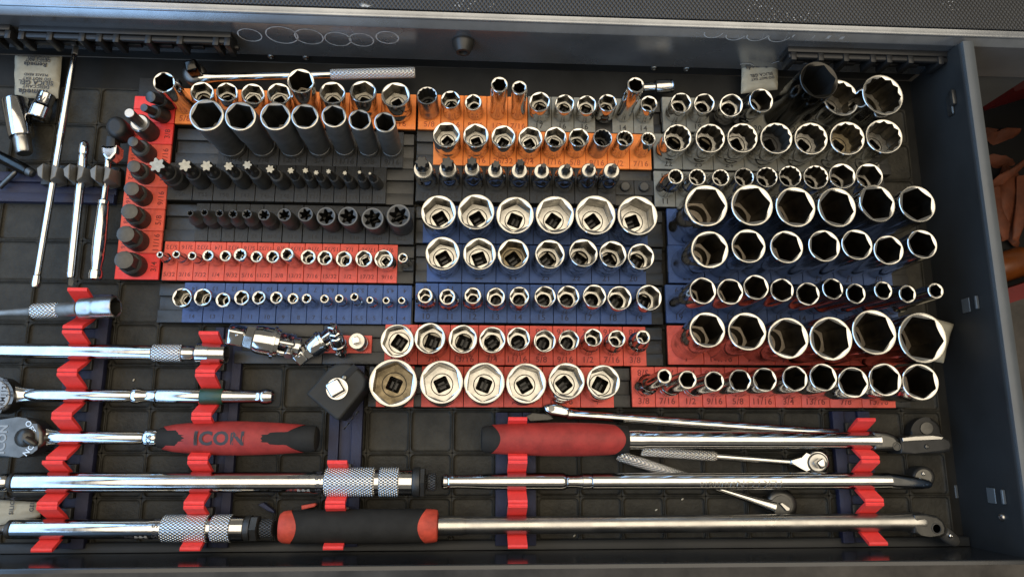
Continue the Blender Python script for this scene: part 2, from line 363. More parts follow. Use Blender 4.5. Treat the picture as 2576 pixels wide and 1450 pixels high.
# key: height m, drive m, kind, list of (u, v, r [, points [, height]]) of the open top
SOCK = {
 'A1': (.030, .0095, [(413,208,28,6,.062),(510,233,29),(573,233,27),(638,238,29),(703,237,30),(757,205,34,6,.062),(837,235,33),(914,232,34),(995,240,37)]),
 'A2': (.080, .0127, [(520,290,43),(605,293,39),(693,293,38),(767,293,34),(840,292,31),(905,302,28),(968,308,27)]),
 'A4': (.030, .0095, [(478,536,9),(514,534,10),(552,536,10.5),(586,538,12),(621,538,13),(664,540,16),(715,540,18),(768,539,20),(820,544,25),(875,544,26),(937,550,29),(1002,542,31)]),
 'A5': (.024, .0064, [(402,640,9.5),(443,639,11),(483,643,12),(523,642,15.5,8),(567,643,15.5),(604,640,17.5,8),(645,645,16),(686,645,17.5),(722,639,17.5,6,.032),(775,646,20),(817,648,20),(865,651,21.5),(915,650,22.5),(965,651,24.5)]),
 'A6': (.024, .0064, [(458,748,26),(510,747,24),(561,754,20),(608,748,20.5),(651,748,18.5),(695,748,17),(737,750,15),(771,750,13.5),(816,751,12),(853,750,12),(891,746,11.5),(930,754,10),(971,755,10),(1010,755,10)]),
 'B0': (.028, .0095, [(1074,241,26.5,12),(1133,251,25),(1190,258,22),(1256,213,22,6,.062),(1306,221,20,6,.055)]),
 'B0g': (.028, .0095, [(1357,257,27),(1420,262,25),(1475,265,25),(1528,259,24),(1599,214,22,6,.062),(1632,261,22)]),
 'B0r': (.036, .0127, [(1712,260,26),(1770,262,26),(1837,267,29),(1914,254,31,6,.045),(2059,202,49,6,.082),(2113,247,48,12,.045),(2219,240,53,12,.055)]),
 'B1': (.030, .0095, [(1123,339,35),(1197,341,33),(1266,344,31),(1334,348,31),(1397,345,28.5),(1456,346,26),(1516,347,24.5,12),(1572,348,22,12),(1631,349,19,12)]),
 'B1r': (.048, .0127, [(1703,348,35,12),(1785,349,37,12),(1866,348,38,12),(1951,349,40,12),(2038,350,41,12),(2129,349,43,12),(2222,344,45,12)]),
 'B2r': (.044, .0127, [(1699,444,20,12),(1753,446,22,12),(1812,447,22,12),(1871,446,24.5,12),(1928,446,26.5,12),(1986,444,28,12),(2051,446,31,12),(2117,443,33),(2185,443,33)]),
 'B3': (.042, .0127, [(1103,534,45),(1197,533,47),(1295,542,48),(1395,541,49),(1497,541,51),(1603,542,51)]),
 'B3r': (.080, .0127, [(1775,518,53),(1891,516,53),(2000,521,51),(2104,522,50),(2205,512,48),(2306,513,47)]),
 'B4': (.038, .0127, [(1113,637,44),(1206,638,42),(1291,639,40),(1383,639,38),(1467,636,37),(1541,639,35),(1612,645,34)]),
 'B4r': (.080, .0127, [(1784,628,47),(1882,619,43),(1978,621,41.5),(2073,618,40.5),(2155,615,39),(2234,629,37),(2319,614,37)]),
 'B5': (.037, .0127, [(1069,743,20),(1125,746,21),(1189,743,22),(1247,746,24),(1306,745,25.5),(1371,745,27.5),(1429,745,28.5),(1495,744,30),(1558,749,31),(1632,748,33)]),
 'B5r': (.080, .0127, [(1767,731,34),(1836,733,33),(1901,722,32),(1966,729,29.5),(2031,739,29),(2094,726,27),(2152,738,25.5),(2221,730,23.5),(2282,739,22.5),(2353,731,20)]),
 'B6': (.038, .0127, [(999,857,43),(1081,850,40),(1164,852,37),(1238,854,34),(1304,851,30),(1370,857,28.5),(1431,855,26.5),(1492,848,23.5),(1551,851,22.5),(1617,847,18.5)]),
 'B6r': (.080, .0127, [(1778,829,45),(1878,833,48),(1981,850,51),(2089,851,54),(2198,835,56),(2319,849,62)]),
 'B7': (.044, .0127, [(989,962,61),(1110,960,55),(1218,962,52),(1323,963,51),(1425,957,46),(1517,959,42.5)]),
 'B7r': (.080, .0127, [(1671,945,19),(1729,954,23.5),(1796,958,25.5),(1861,956,28),(1923,954,30),(1999,951,32),(2070,948,34.5),(2145,961,38),(2225,954,40.5),(2313,960,44.5)]),
}
# ---------------------------------------------------------------- the drawer and what lies round it
for s in ('5/8 9/16 15/16 7/8 13/16 3/4 11/16').split(): text_mesh(s)
YF, YB, XR, XL, WH = -0.1025, 0.388, 0.486, -0.56, 0.080
tag(obj('garage_floor', mesh('garage_floor', [(-3,-3,-.85),(3,-3,-.85),(3,3,-.85),(-3,3,-.85)], [(0,1,2,3)], 'concrete', smooth=0)), None, None, kind='structure')
drawer = thing('tool_drawer', 'open black painted tool chest drawer holding all the sockets and wrenches', 'drawer', (0, YF, -.006))
box('drawer_bottom', XL, XR+.002, YF-.002, YB+.002, -.009, -.006, 'floor_paint_shaded', drawer, bev=0)
def profile_x(name, prof, x0, x1, m, parent, smooth=50, n=1):
    """a bent sheet: (y, z) outline run along X"""
    V = []; F = []; k = len(prof)
    for x in (x0, x1): V += [(x, y, z) for y, z in prof]
    for i in range(k): F.append((i, (i+1) % k, k+(i+1) % k, k+i))
    F.append(tuple(range(k-1, -1, -1))); F.append(tuple(range(k, 2*k)))
    return obj(name, mesh(name, V, F, m, smooth=smooth), parent)
def profile_y(name, prof, y0, y1, m, parent, smooth=50):
    V = []; F = []; k = len(prof)
    for y in (y0, y1): V += [(x, y, z) for x, z in prof]
    for i in range(k): F.append((k+i, k+(i+1) % k, (i+1) % k, i))
    F.append(tuple(range(k))); F.append(tuple(range(2*k-1, k-1, -1)))
    return obj(name, mesh(name, V, F, m, smooth=smooth), parent)
def arc(cx, cz, r, a0, a1, n=7): return [(cx+r*math.cos(math.radians(a0+(a1-a0)*i/n)), cz+r*math.sin(math.radians(a0+(a1-a0)*i/n))) for i in range(n+1)]
# front wall: a folded sheet with a small ledge at its foot
front = profile_x('front_wall', [(YF-.004, -.008), (YF+.0, -.008), (YF+.0, WH-.0015)] + [(y, z) for y, z in arc(YF-.0015, WH-.0015, .0015, 0, 90, 4)] + [(YF-.004, WH)], XL, XR+.014, 'paint_gloss', drawer)
fl = profile_x('front_ledge', [(YF+.0005, -.006), (YF+.009, -.006), (YF+.009, .003), (YF+.008, .004), (YF+.0005, .004)], XL, XR-.001, 'paint_black', drawer)
# back panel: a tall plate with a rolled top rim
def face_y(z): return YB+.0015
back = profile_x('back_wall', [(YB+.010, .011), (YB+.0015, .011), (YB+.0015, WH-.0100), (YB+.0021, WH-.0088), (YB+.0072, WH-.0034)] + arc(YB+.0094, WH-.0038, .0030, 140, 80, 5) + [(YB+.0138, WH-.0003), (YB+.0140, WH-.001), (YB+.0140, .011)], XL, XR+.22, 'paint_scuffed', drawer, smooth=20)
profile_x('back_skirt', [(YB+.010, -.008), (YB+.004, -.008), (YB+.004, .0108), (YB+.010, .0108)], XL, XR, 'paint_black', drawer)
# right wall, its top edge folded out
right = profile_y('side_wall', [(XR, -.008), (XR, WH-.004)] + [(XR+.004+.004*math.cos(math.radians(a)), WH-.004+.004*math.sin(math.radians(a))) for a in (180, 150, 120, 90)] + [(XR+.010, WH), (XR+.014, WH-.004), (XR+.014, -.008)], YF, YB, 'paint_black', drawer)
edge = profile_y('edge_trim', [(XR+.0005, WH+.0003), (XR+.012, WH+.0003), (XR+.0118, WH+.0022), (XR+.0105, WH+.0030), (XR+.002, WH+.0030), (XR+.0007, WH+.0022)], YF, YB-.0005, 'paint_grey', drawer)
# scuff rings left on the back panel by socket mouths
def ring(c, r, nx, w, a0=0, a1=360, name='scuff_ring'):
    """a thin ring lying on the back panel (panel leans a little)"""
    n = 36; V = []; F = []
    for i in range(n+1):
        a = math.radians(a0+(a1-a0)*i/n); ww = w*(.7+.7*random.random())
        for rr in (r-ww, r):
            x = c[0]+rr*math.cos(a); z = c[1]+rr*math.sin(a)
            V.append((x, face_y(z)-.00035, z))
    for i in range(n): F.append((2*i, 2*i+1, 2*i+3, 2*i+2))
    return obj(name, mesh(name, V, F, 'scratch', smooth=0), back)
def wall_pt(u, v):
    z = .04
    for _ in range(12):
        p = at(u, v, z); y = face_y(z)
        z += (p.y-y)*2.0
        z = max(-.05, min(.12, z))
    return p
for u, v, r in [(628,88,30),(709,88,40),(777,92,36),(850,98,33),(909,100,31),(974,94,29)]:
    p = wall_pt(u, v); ring((p.x, p.z), r*mpp(u, v, p.z)*1.02, 0, .0011)
for u, v, r, a0, a1 in [(1795,82,24,180,360),(1850,88,24,185,355),(1906,88,27,180,360),(1962,90,28,185,350),(1870,172,26,40,130),(1960,170,34,35,145),(2040,172,36,35,145),(2120,175,38,40,140),(2200,178,36,45,130)]:
    p = wall_pt(u, v); ring((p.x, p.z), r*mpp(u, v, p.z), 0, .0009, a0, a1)
for u, v, wd, hg in [(2046,92,2,14),(2083,93,8,14),(2117,95,9,12),(1995,90,4,12)]:
    p = wall_pt(u, v); s = mpp(u, v, p.z)
    obj('scuff_mark', mesh('scuff_mark', [(p.x-wd*s/2, p.y-.0004, p.z-hg*s/2), (p.x+wd*s/2, p.y-.0004, p.z-hg*s/2), (p.x+wd*s*.6, p.y-.0004, p.z+hg*s/2), (p.x-wd*s*.4, p.y-.0004, p.z+hg*s/2)], [(0,1,2,3)], 'scratch', smooth=0), back)
# the round knob (stop bumper) on the back panel
p = wall_pt(1165, 104)
kb = Matrix.Translation(p) @ Matrix.Rotation(math.radians(90), 4, 'Z') @ Matrix.Rotation(math.radians(180), 4, 'Z')
V, F, U = lathe_data([(0, .0105), (.0015, .0112), (.003, .0110), (.011, .0078), (.0125, .0070), (.0125, .0045), (.010, .0042)], 36)
obj('rubber_bumper', mesh('rubber_bumper', V, F, 'black_plastic', uvs=U), back, kb)
# screws of the back wall and of the right wall
def dome(name, c, axis, r, parent, m='satin_chrome'):
    V, F, U = lathe_data([(0, r), (r*.25, r), (r*.55, r*.8), (r*.7, r*.4), (r*.62, r*.22)], 18)
    return obj(name, mesh(name, V, F, m, uvs=U), parent, basis(Vector(c), Vector(c)+Vector(axis)))
for u, v in [(680,145),(768,147),(1645,162),(1727,164)]:
    p = at(u, v, .006); dome('screw', (p.x, YB+.004, .0045), (0, -1, .5), .0036, drawer, 'chrome_floor')
def side_pt(u, v):
    z = .04
    for _ in range(14):
        p = at(u, v, z); z += (p.x-XR)*1.5
    return p
for u, v in [(2405,1281),(2521,1299)]:
    p = side_pt(u, v); dome('screw', (XR, p.y, p.z), (-1, 0, 0), .0036, right, 'satin_chrome')
for u, v, big in [(2441,765,1),(2390,1233,1),(2506,1246,1),(2393,262,2),(2290,345,2)]:      # pressed latch tabs in the wall
    p = side_pt(u, v); x = XR-.0003
    bm = bmesh.new()
    if big == 1:
        box_bm(bm, x-.0012, x+.0001, p.y-.0070, p.y+.0070, p.z-.011, p.z+.000, .0004, 1)
        box_bm(bm, x-.0030, x+.0001, p.y-.0064, p.y+.0064, p.z+.0095, p.z+.0125, .0006, 1)
    else:
        box_bm(bm, x-.0025, x+.0001, p.y-.012, p.y+.010, p.z-.005, p.z+.004, .001, 1)
        box_bm(bm, x-.0045, x+.0001, p.y-.004, p.y+.012, p.z+.002, p.z+.009, .0015, 2)
    obj('latch_tab', bm_mesh('latch_tab', bm, 'paint_grey' if big == 1 else 'black_steel'), right)
# chest: the worktop behind with its rubber mat, the grey side panel at the right
chest = thing('tool_chest', 'grey painted steel tool chest behind and beside the open drawer', 'tool chest', (0, .9, -.85))
box('chest_worktop', XL-.4, XR+.9, YB+.0145, 1.6, WH-.05, WH-.004, 'chest_paint', chest, bev=.001)
mt_ = box('rubber_mat', XL-.3, XR+.8, YB+.0152, 1.55, WH-.0036, WH+.0004, 'mat_rubber', None, bev=.001)
tag(mt_, 'black embossed rubber mat with white specks on the chest top', 'mat')
# side panel of the chest seen beyond the drawer's right wall, receding downwards
xe = .60
for k_ in range(40):                           # the panel's front corner, found where the picture shows it
    zz = -.25+k_*.008
    q = at(2510, 241, zz)
    if q.y > YB+.004: xe = q.x
box('chest_side_panel', XR+.016, xe, YB+.004, YB+.0135, -.80, .0100, 'chest_paint', chest, bev=.002)
# things on the floor beyond the right wall
def floor_at(u, v, z=-.45): return at(u, v, z)
rb = thing('red_crate', 'red open crate beyond the right drawer wall', 'crate', at(2600, 480, -.50))
zc0, zc1 = -.50, -.42
pa, pb, pc, pd = at(2545, 215, zc1), at(2760, 150, zc1), at(2700, 690, zc1), at(2470, 765, zc1)
def wallplate(p, q, nm):
    d = (q-p).normalized(); nrm = Vector((-d.y, d.x, 0))*.012
    bm = bmesh.new()
    vs = [bm.verts.new(v) for v in [(*(p-nrm).xy, zc0), (*(q-nrm).xy, zc0), (*(q+nrm).xy, zc0), (*(p+nrm).xy, zc0), (*(p-nrm).xy, zc1), (*(q-nrm).xy, zc1), (*(q+nrm).xy, zc1), (*(p+nrm).xy, zc1)]]
    for f in ((3,2,1,0),(4,5,6,7),(0,1,5,4),(1,2,6,5),(2,3,7,6),(3,0,4,7)): bm.faces.new([vs[i] for i in f])
    return obj(nm, bm_mesh(nm, bm, 'red_paint'), rb)
wallplate(pa, pb, 'crate_wall'); wallplate(pb, pc, 'crate_wall'); wallplate(pc, pd, 'crate_wall')
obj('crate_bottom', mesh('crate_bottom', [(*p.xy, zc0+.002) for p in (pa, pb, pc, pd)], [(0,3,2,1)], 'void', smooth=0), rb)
def lumps(name, chains, m, label, cat, zz):
    """soft fingers of leather: short tapered bent tubes grown from one palm, one skin"""
    bm = bmesh.new()
    for ch in chains:
        ns = 14; prev = None
        for (u, v, r, dz) in ch:
            c = at(u, v, zz+dz); ring_ = []
            for k in range(ns):
                a = 2*math.pi*k/ns; q = r*mpp(u, v, zz)*(1+.22*math.sin(3*a+u*.1))
                ring_.append(bm.verts.new((c.x+q*math.cos(a), c.y+q*.6*math.sin(a), c.z+q*.55*math.sin(a))))
            if prev:
                for k in range(ns): bm.faces.new((prev[k], prev[(k+1)%ns], ring_[(k+1)%ns], ring_[k]))
            else: bm.faces.new(list(reversed(ring_)))
            prev = ring_
        bm.faces.new(prev)
    bmesh.ops.recalc_face_normals(bm, faces=bm.faces[:])
    o = obj(name, bm_mesh(name, bm, m, 60)); return tag(o, label, cat)
lumps('leather_glove', [[(2528,425,12,0),(2540,455,30,0),(2530,500,38,.01),(2525,545,26,.01),(2545,590,14,0),(2556,615,8,0)],
      [(2585,400,6,.03),(2555,425,11,.03),(2520,450,14,.03),(2500,470,16,.02)],
      [(2500,480,14,.02),(2500,530,18,.02),(2520,570,16,.02),(2526,600,8,.02)],
      [(2570,450,14,.02),(2575,510,20,.02),(2565,560,15,.02),(2556,600,8,.02)]], 'leather', 'brown leather work glove lying in the red crate beyond the wall', 'glove', -.485)
lumps('folded_rag', [[(2480,330,10,0),(2500,345,22,0),(2530,340,20,0),(2560,330,8,0)], [(2490,400,14,0),(2510,405,20,0),(2540,410,12,0)]], 'leather', 'dark crumpled rag behind the leather glove', 'rag', -.485)
bt = thing('amber_bottle', 'amber plastic bottle with black cap lying below the glove', 'bottle', at(2540, 660, -.50))
br = Bar(bt, (2490, 682, -.475), (2620, 640, -.475))
br.part('bottle_body', [(2490,24),(2496,33),(2505,36),(2570,36),(2580,30)], 'amber')
br.part('bottle_cap', [(2574,24),(2577,27),(2592,27),(2594,24)], 'black_plastic')
# grid plates lining the drawer
PITCH = .0408; GX, GY = -.0161, .0266
def grid_plate(i0, i1, j0, j1, lab):
    """a moulded plate of square pits"""
    V = []; F = []
    n = 6
    def rsq(h, r):
        L = []
        for cx, cy, a0 in ((1,1,0),(-1,1,90),(-1,-1,180),(1,-1,270)):
            for k in range(n):
                a = math.radians(a0+90*k/(n-1)); L.append((cx*(h-r)+r*math.cos(a), cy*(h-r)+r*math.sin(a)))
        return L
    ox, oy = GX+i0*PITCH, GY+j0*PITCH
    for i in range(i0, i1):
        for j in range(j0, j1):
            cx, cy = (i-i0+.5)*PITCH, (j-j0+.5)*PITCH; b = len(V); h = PITCH/2-.00018
            sq = []
            for x, y in rsq(h, .004): 
                sq.append((x/max(abs(x), abs(y))*h, y/max(abs(x), abs(y))*h))
            rings = [([(x, y) for x, y in sq], -.0004), (rsq(h-.0007, .0042), 0), (rsq(h-.0011, .0040), -.0003), (rsq(h-.0017, .0038), -.0022), (rsq(h-.0028, .0034), -.0031), (rsq(h-.0033, .0030), -.0032)]
            for L, z in rings: V += [(cx+x, cy+y, z) for x, y in L]
            m = 4*n
            for q in range(len(rings)-1):
                for k in range(m): F.append((b+q*m+k, b+q*m+(k+1)%m, b+(q+1)*m+(k+1)%m, b+(q+1)*m+k))
            F.append(tuple(b+5*m+k for k in range(m)))
    o = obj('grid_plate', mesh('grid_plate', V, F, 'liner_plastic', smooth=25), None, T((ox, oy, 0)))
    return tag(o, lab, 'grid plate', 'grid plates on the drawer floor')
cols_ = [(-13, -8), (-8, -4), (-4, 0), (0, 4), (4, 8), (8, 12)]
for ci, (i0, i1) in enumerate(cols_):
    for (j0, j1), wd in zip([(-3, 1), (1, 5), (5, 8)], ('along the front, under the wrenches', 'in the middle, under the strips', 'along the back wall')):
        grid_plate(i0, i1, j0, j1, 'black grid plate, %s from the left %s' % (ORD[ci], wd))
# clip strips fixed to the rim
def clip_strip(pts, label, ribs):
    (u0, v0), (u1, v1) = pts
    a, b = wall_pt(u0, v0), wall_pt(u1, v1)
    r = thing('clip_strip', label, 'clip strip', (a.x, a.y-.004, a.z), 'black clip strips on the back panel')
    y = face_y(.05); zt = (a.z+b.z)/2
    bm = bmesh.new(); box_bm(bm, a.x, b.x, y-.006, y+.001, zt-.012, zt+.010, .0012, 2); obj('backing', bm_mesh('backing', bm, 'clip_black'), r)
    bm = bmesh.new(); box_bm(bm, a.x+.001, b.x-.001, y-.012, y-.0062, zt+.004, zt+.009, .0016, 3); obj('hook_bar', bm_mesh('hook_bar', bm, 'clip_black'), r)
    for f in ribs:
        x = a.x+(b.x-a.x)*f
        bm = bmesh.new(); box_bm(bm, x-.003, x+.003, y-.0150, y-.0062, zt-.012, zt+.0105, .001, 2); obj('rib', bm_mesh('rib', bm, 'clip_black'), r)
    for f in ribs[:-1]:
        x = a.x+(b.x-a.x)*(f+.045)
        bm = bmesh.new(); box_bm(bm, x-.005, x+.009, y-.010, y-.0062, zt-.009, zt-.003, .0012, 2); obj('clip_tongue', bm_mesh('clip_tongue', bm, 'clip_black'), r)
clip_strip([(64, 80), (588, 92)], 'long black plastic clip strip at the left end of the back panel', [.02, .15, .30, .38, .46, .61, .76, .93, .985])
clip_strip([(-60, 72), (42, 76)], 'short black clip strip cut off by the left picture edge', [.2, .6, .97])
clip_strip([(1968, 132), (2418, 140)], 'dark clip strip at the right end of the back panel', [.03, .18, .32, .47, .56, .68, .85, .98])

# a spatter of white chips on the mat's front edge, and crumbs in the drawer
ch = at(918, 32, WH+.0005); bm = bmesh.new()
for i in range(16):
    a = math.radians(20+140*i/15); r0, r1 = .001+.002*random.random(), .004+.006*random.random()
    p0, p1 = Vector((ch.x+r0*math.cos(a), YB+.0158+r0*math.sin(a)*.7, WH+.0004)), Vector((ch.x+r1*math.cos(a), YB+.0158+r1*math.sin(a)*.7, WH+.0004))
    n_ = Vector((-math.sin(a), math.cos(a), 0))*.00035
    vs = [bm.verts.new(q) for q in (p0-n_, p0+n_, p1+Vector((0, 0, .0003)))]; top_ = bm.verts.new((p0+p1)/2+Vector((0, 0, .0006)))
    for k in range(3): bm.faces.new((vs[k], vs[(k+1)%3], top_))
obj('chip_mark', bm_mesh('chip_mark', bm, 'white_ink', 0), mt_)
for (u, v, wh) in [(331,954,'behind the taped ratchet'),(1719,1255,'behind the longest breaker bar, right one'),(1653,1282,'behind the longest breaker bar, left one'),(1446,1347,'in front of the longest breaker bar')]:
    c = at(u, v, .002); V, F, U = lathe_data([(-.0014, .0002), (-.0008, .0006), (.0004, .0008), (.0013, .0003)], 8)
    o = obj('crumb', mesh('crumb', V, F, 'crumb', uvs=U), None, T((c.x, c.y, -.0022)) @ Matrix.Rotation(u, 4, 'Z')); tag(o, 'tiny pale crumb on the drawer floor '+wh, 'crumb', 'crumbs')
# ---------------------------------------------------------------- holder strips and sockets
NS = 48
def poly_r(k, rc, th):
    """radius of a regular k-gon with corner radius rc at angle th (corner at 0)"""
    s = 2*math.pi/k; t = (th+s/2) % s-s/2
    return rc*math.cos(s/2)/math.cos(s/2-abs(t))
def hole_r(kind, rc, th):
    if kind == 6: return min(poly_r(6, rc, th), rc*.985)
    if kind == 12: return max(poly_r(6, rc, th), poly_r(6, rc, th+math.pi/6))
    if kind == 8: return max(poly_r(4, rc, th), poly_r(4, rc, th+math.pi/4))
    if kind == 'E':
        c = math.cos(6*th); return rc*(.80+.20*(abs(c)**.6)*(1 if c > 0 else -1)*.9)
    return rc
def socket_mesh(R, h, drive, kind=6, mats=('chrome', 'chrome_inner', 'chrome_floor'), rimk=None, rimmat=None, groove=0):
    if rimk is None: rimk = max(.55, min(.90, .55+(R-.0035)*.062/.001*.9))
    rc = R*rimk; a = rc*.866; deep = h > .05
    Rb = max(drive*.78, R*(.93 if deep else .985))
    rings = []        # (radius fn, z fn, material of the span that follows)
    def c(r, z, m): rings.append((lambda th, r=r: r, lambda th, z=z: z, m))
    if Rb > R*1.04:
        zs = .48*h if not deep else .26*h
        c(Rb-.0008, 0, 0); c(Rb, .0008, 0)
        if deep: c(Rb, zs*.45, 0); c(Rb*.97, zs*.47, 0); c(Rb*.97, zs*.55, 0); c(Rb, zs*.57, 0)
        c(Rb, zs-.001, 0); c(Rb-.0006, zs, 0); c(R+(Rb-R)*.25, zs+(Rb-R)*.8, 0); c(R, zs+(Rb-R)*1.6, 0)
    else:
        c(Rb-.0010, 0, 0); c(Rb, .0012, 0)
        if groove: c(Rb, h*.10, 0); c(Rb-.0006, h*.105, 0); c(Rb-.0006, h*.125, 0); c(Rb, h*.13, 0)
        elif not deep: c(Rb, h*.30, 0); c(Rb*.985, h*.32, 0); c(Rb*.985, h*.44, 0); c(Rb, h*.46, 0)
        c(Rb, h*.5, 0); c(R, h*.55, 0)
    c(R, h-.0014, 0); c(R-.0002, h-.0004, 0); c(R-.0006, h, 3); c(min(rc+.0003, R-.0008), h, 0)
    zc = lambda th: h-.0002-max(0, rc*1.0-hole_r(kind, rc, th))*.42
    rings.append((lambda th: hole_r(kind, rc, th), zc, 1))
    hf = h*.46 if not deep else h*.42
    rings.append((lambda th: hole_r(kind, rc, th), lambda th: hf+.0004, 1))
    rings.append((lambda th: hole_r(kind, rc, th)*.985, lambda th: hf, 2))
    sq = drive*.5*1.414*1.02
    sqr = lambda th: min(poly_r(4, sq, th), sq*.93)
    if deep:
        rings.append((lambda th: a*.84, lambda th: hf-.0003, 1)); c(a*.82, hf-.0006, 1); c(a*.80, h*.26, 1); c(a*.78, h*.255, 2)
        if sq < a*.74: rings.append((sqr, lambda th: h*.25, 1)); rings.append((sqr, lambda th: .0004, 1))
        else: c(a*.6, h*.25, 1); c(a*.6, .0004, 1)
    elif sq < a*.80:
        g = max(a*.66, sq*1.06)
        c(g+.00045, hf-.0002, 4); c(g+.0003, hf-.0008, 4); c(g-.0003, hf-.0008, 4); c(g-.00045, hf-.0003, 2)
        rings.append((sqr, lambda th: hf-.0004, 1)); rings.append((sqr, lambda th: .0004, 1))
    else:
        c(a*.80, hf-.0002, 1); c(a*.78, hf-.0008, 1); c(a*.76, h*.34, 1)
        rings.append((sqr, lambda th: h*.335, 1)); rings.append((sqr, lambda th: .0004, 1))
    V = []; F = []; M = []
    for fr, fz, m in rings:
        for k in range(NS):
            th = 2*math.pi*k/NS; r = fr(th); V.append((r*math.cos(th), r*math.sin(th), fz(th)))
    for i in range(len(rings)-1):
        for k in range(NS):
            k2 = (k+1) % NS; F.append((i*NS+k, i*NS+k2, (i+1)*NS+k2, (i+1)*NS+k)); M.append(rings[i][2])
    i = len(rings)-1
    for k in range(NS):
        k2 = (k+1) % NS; F.append((i*NS+k, i*NS+k2, k2, k)); M.append(0)
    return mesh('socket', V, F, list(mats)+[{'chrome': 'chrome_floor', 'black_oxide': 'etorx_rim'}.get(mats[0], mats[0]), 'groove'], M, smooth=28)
PEG = {}
def peg_mesh(d):
    if d in PEG: return PEG[d]
    bm = bmesh.new(); h = d*.5*.90; s = d*.09; H = min(.0105, d*.95)
    box_bm(bm, -h*1.12, h*1.12, -h*1.12, h*1.12, .0004, .0022)
    for sg in (-1, 1):
        y0, y1 = (s, h) if sg > 0 else (-h, -s)
        vs = [bm.verts.new(p) for p in ((-h,y0,0),(h,y0,0),(h,y1,0),(-h,y1,0),(-h,y0,H*.72),(h,y0,H*.72),(h,y1,H*.72),(-h,y1,H*.72))]
        yi = y0 if sg > 0 else y1; yo = y1 if sg > 0 else y0; yt = yo*.55
        top = [bm.verts.new(p) for p in ((-h*.55, min(yi, yt), H), (h*.55, min(yi, yt), H), (h*.55, max(yi, yt), H), (-h*.55, max(yi, yt), H))]
        for f in ((0,1,5,4),(1,2,6,5),(2,3,7,6),(3,0,4,7)): bm.faces.new([vs[i] for i in f])
        q = vs[4:]
        for i in range(4): bm.faces.new((q[i], q[(i+1)%4], top[(i+1)%4], top[i]))
        bm.faces.new(top)
    PEG[d] = bm_mesh('peg', bm, 'peg_plastic', 25); return PEG[d]
ROWS = {
 'A1': ('orange', 'back left orange strip behind the dark deep sockets'), 'A2': ('dark', 'dark strip under the gunmetal deep sockets'),
 'A3': ('dark', 'dark strip holding the long black star bits'), 'A4': ('dark', 'dark strip holding the black star-mouth sockets'),
 'A5': ('red', 'red strip of small sockets on the left'), 'A6': ('blue', 'blue strip of small sockets on the left'),
 'B0': ('orange', 'short orange strip at the back, middle'), 'B0g': ('grey', 'short grey strip at the back, middle'), 'B0r': ('grey', 'grey strip in the back right corner'),
 'B1': ('orange', 'orange strip in front of the grey one, middle'), 'B1r': ('grey', 'grey strip under the large twelve-point sockets'),
 'B2': ('dark', 'dark strip of chrome bit sockets in the middle'), 'B2r': ('grey', 'grey strip under the small twelve-point sockets'),
 'B3': ('blue', 'rearmost blue strip in the middle'), 'B3r': ('blue', 'rearmost blue strip at the right'),
 'B4': ('blue', 'middle one of the three centre blue strips'), 'B4r': ('blue', 'middle one of the three right blue strips'),
 'B5': ('blue', 'front one of the three centre blue strips'), 'B5r': ('blue', 'front one of the three right blue strips'),
 'B6': ('red', 'rear centre red strip beside the universal joints'), 'B6r': ('red', 'rear red strip at the right'),
 'B7': ('red', 'front centre red strip'), 'B7r': ('red', 'front red strip at the right'),
}
SAY = {   # how a socket of the row is called: look, where
 'A1': ('short chrome socket', 'back left orange row'), 'A2': ('deep gunmetal socket with bright rim', 'back left deep row'), 'A4': ('black socket with star-shaped mouth', 'left black star row'),
 'A5': ('small chrome socket', 'left red row'), 'A6': ('small chrome socket', 'left blue row'),
 'B0': ('chrome socket', 'back middle orange row'), 'B0g': ('chrome socket', 'back middle grey row'), 'B0r': ('chrome socket', 'back right corner row'),
 'B1': ('chrome socket', 'middle orange row'), 'B1r': ('large twelve-point chrome socket', 'right grey row'), 'B2r': ('slim chrome socket', 'front right grey row'),
 'B3': ('wide short chrome socket', 'rearmost centre blue row'), 'B3r': ('wide deep chrome socket', 'rearmost right blue row'),
 'B4': ('short chrome hex socket', 'second centre blue row'), 'B4r': ('deep chrome hex socket', 'second right blue row'),
 'B5': ('short chrome hex socket', 'front centre blue row'), 'B5r': ('slim deep chrome socket', 'front right blue row'),
 'B6': ('short chrome hex socket', 'rear centre red row'), 'B6r': ('large deep chrome socket', 'rear right red row'),
 'B7': ('large short chrome socket', 'front centre red row'), 'B7r': ('deep chrome socket', 'front right red row'),
}
BASES = {}
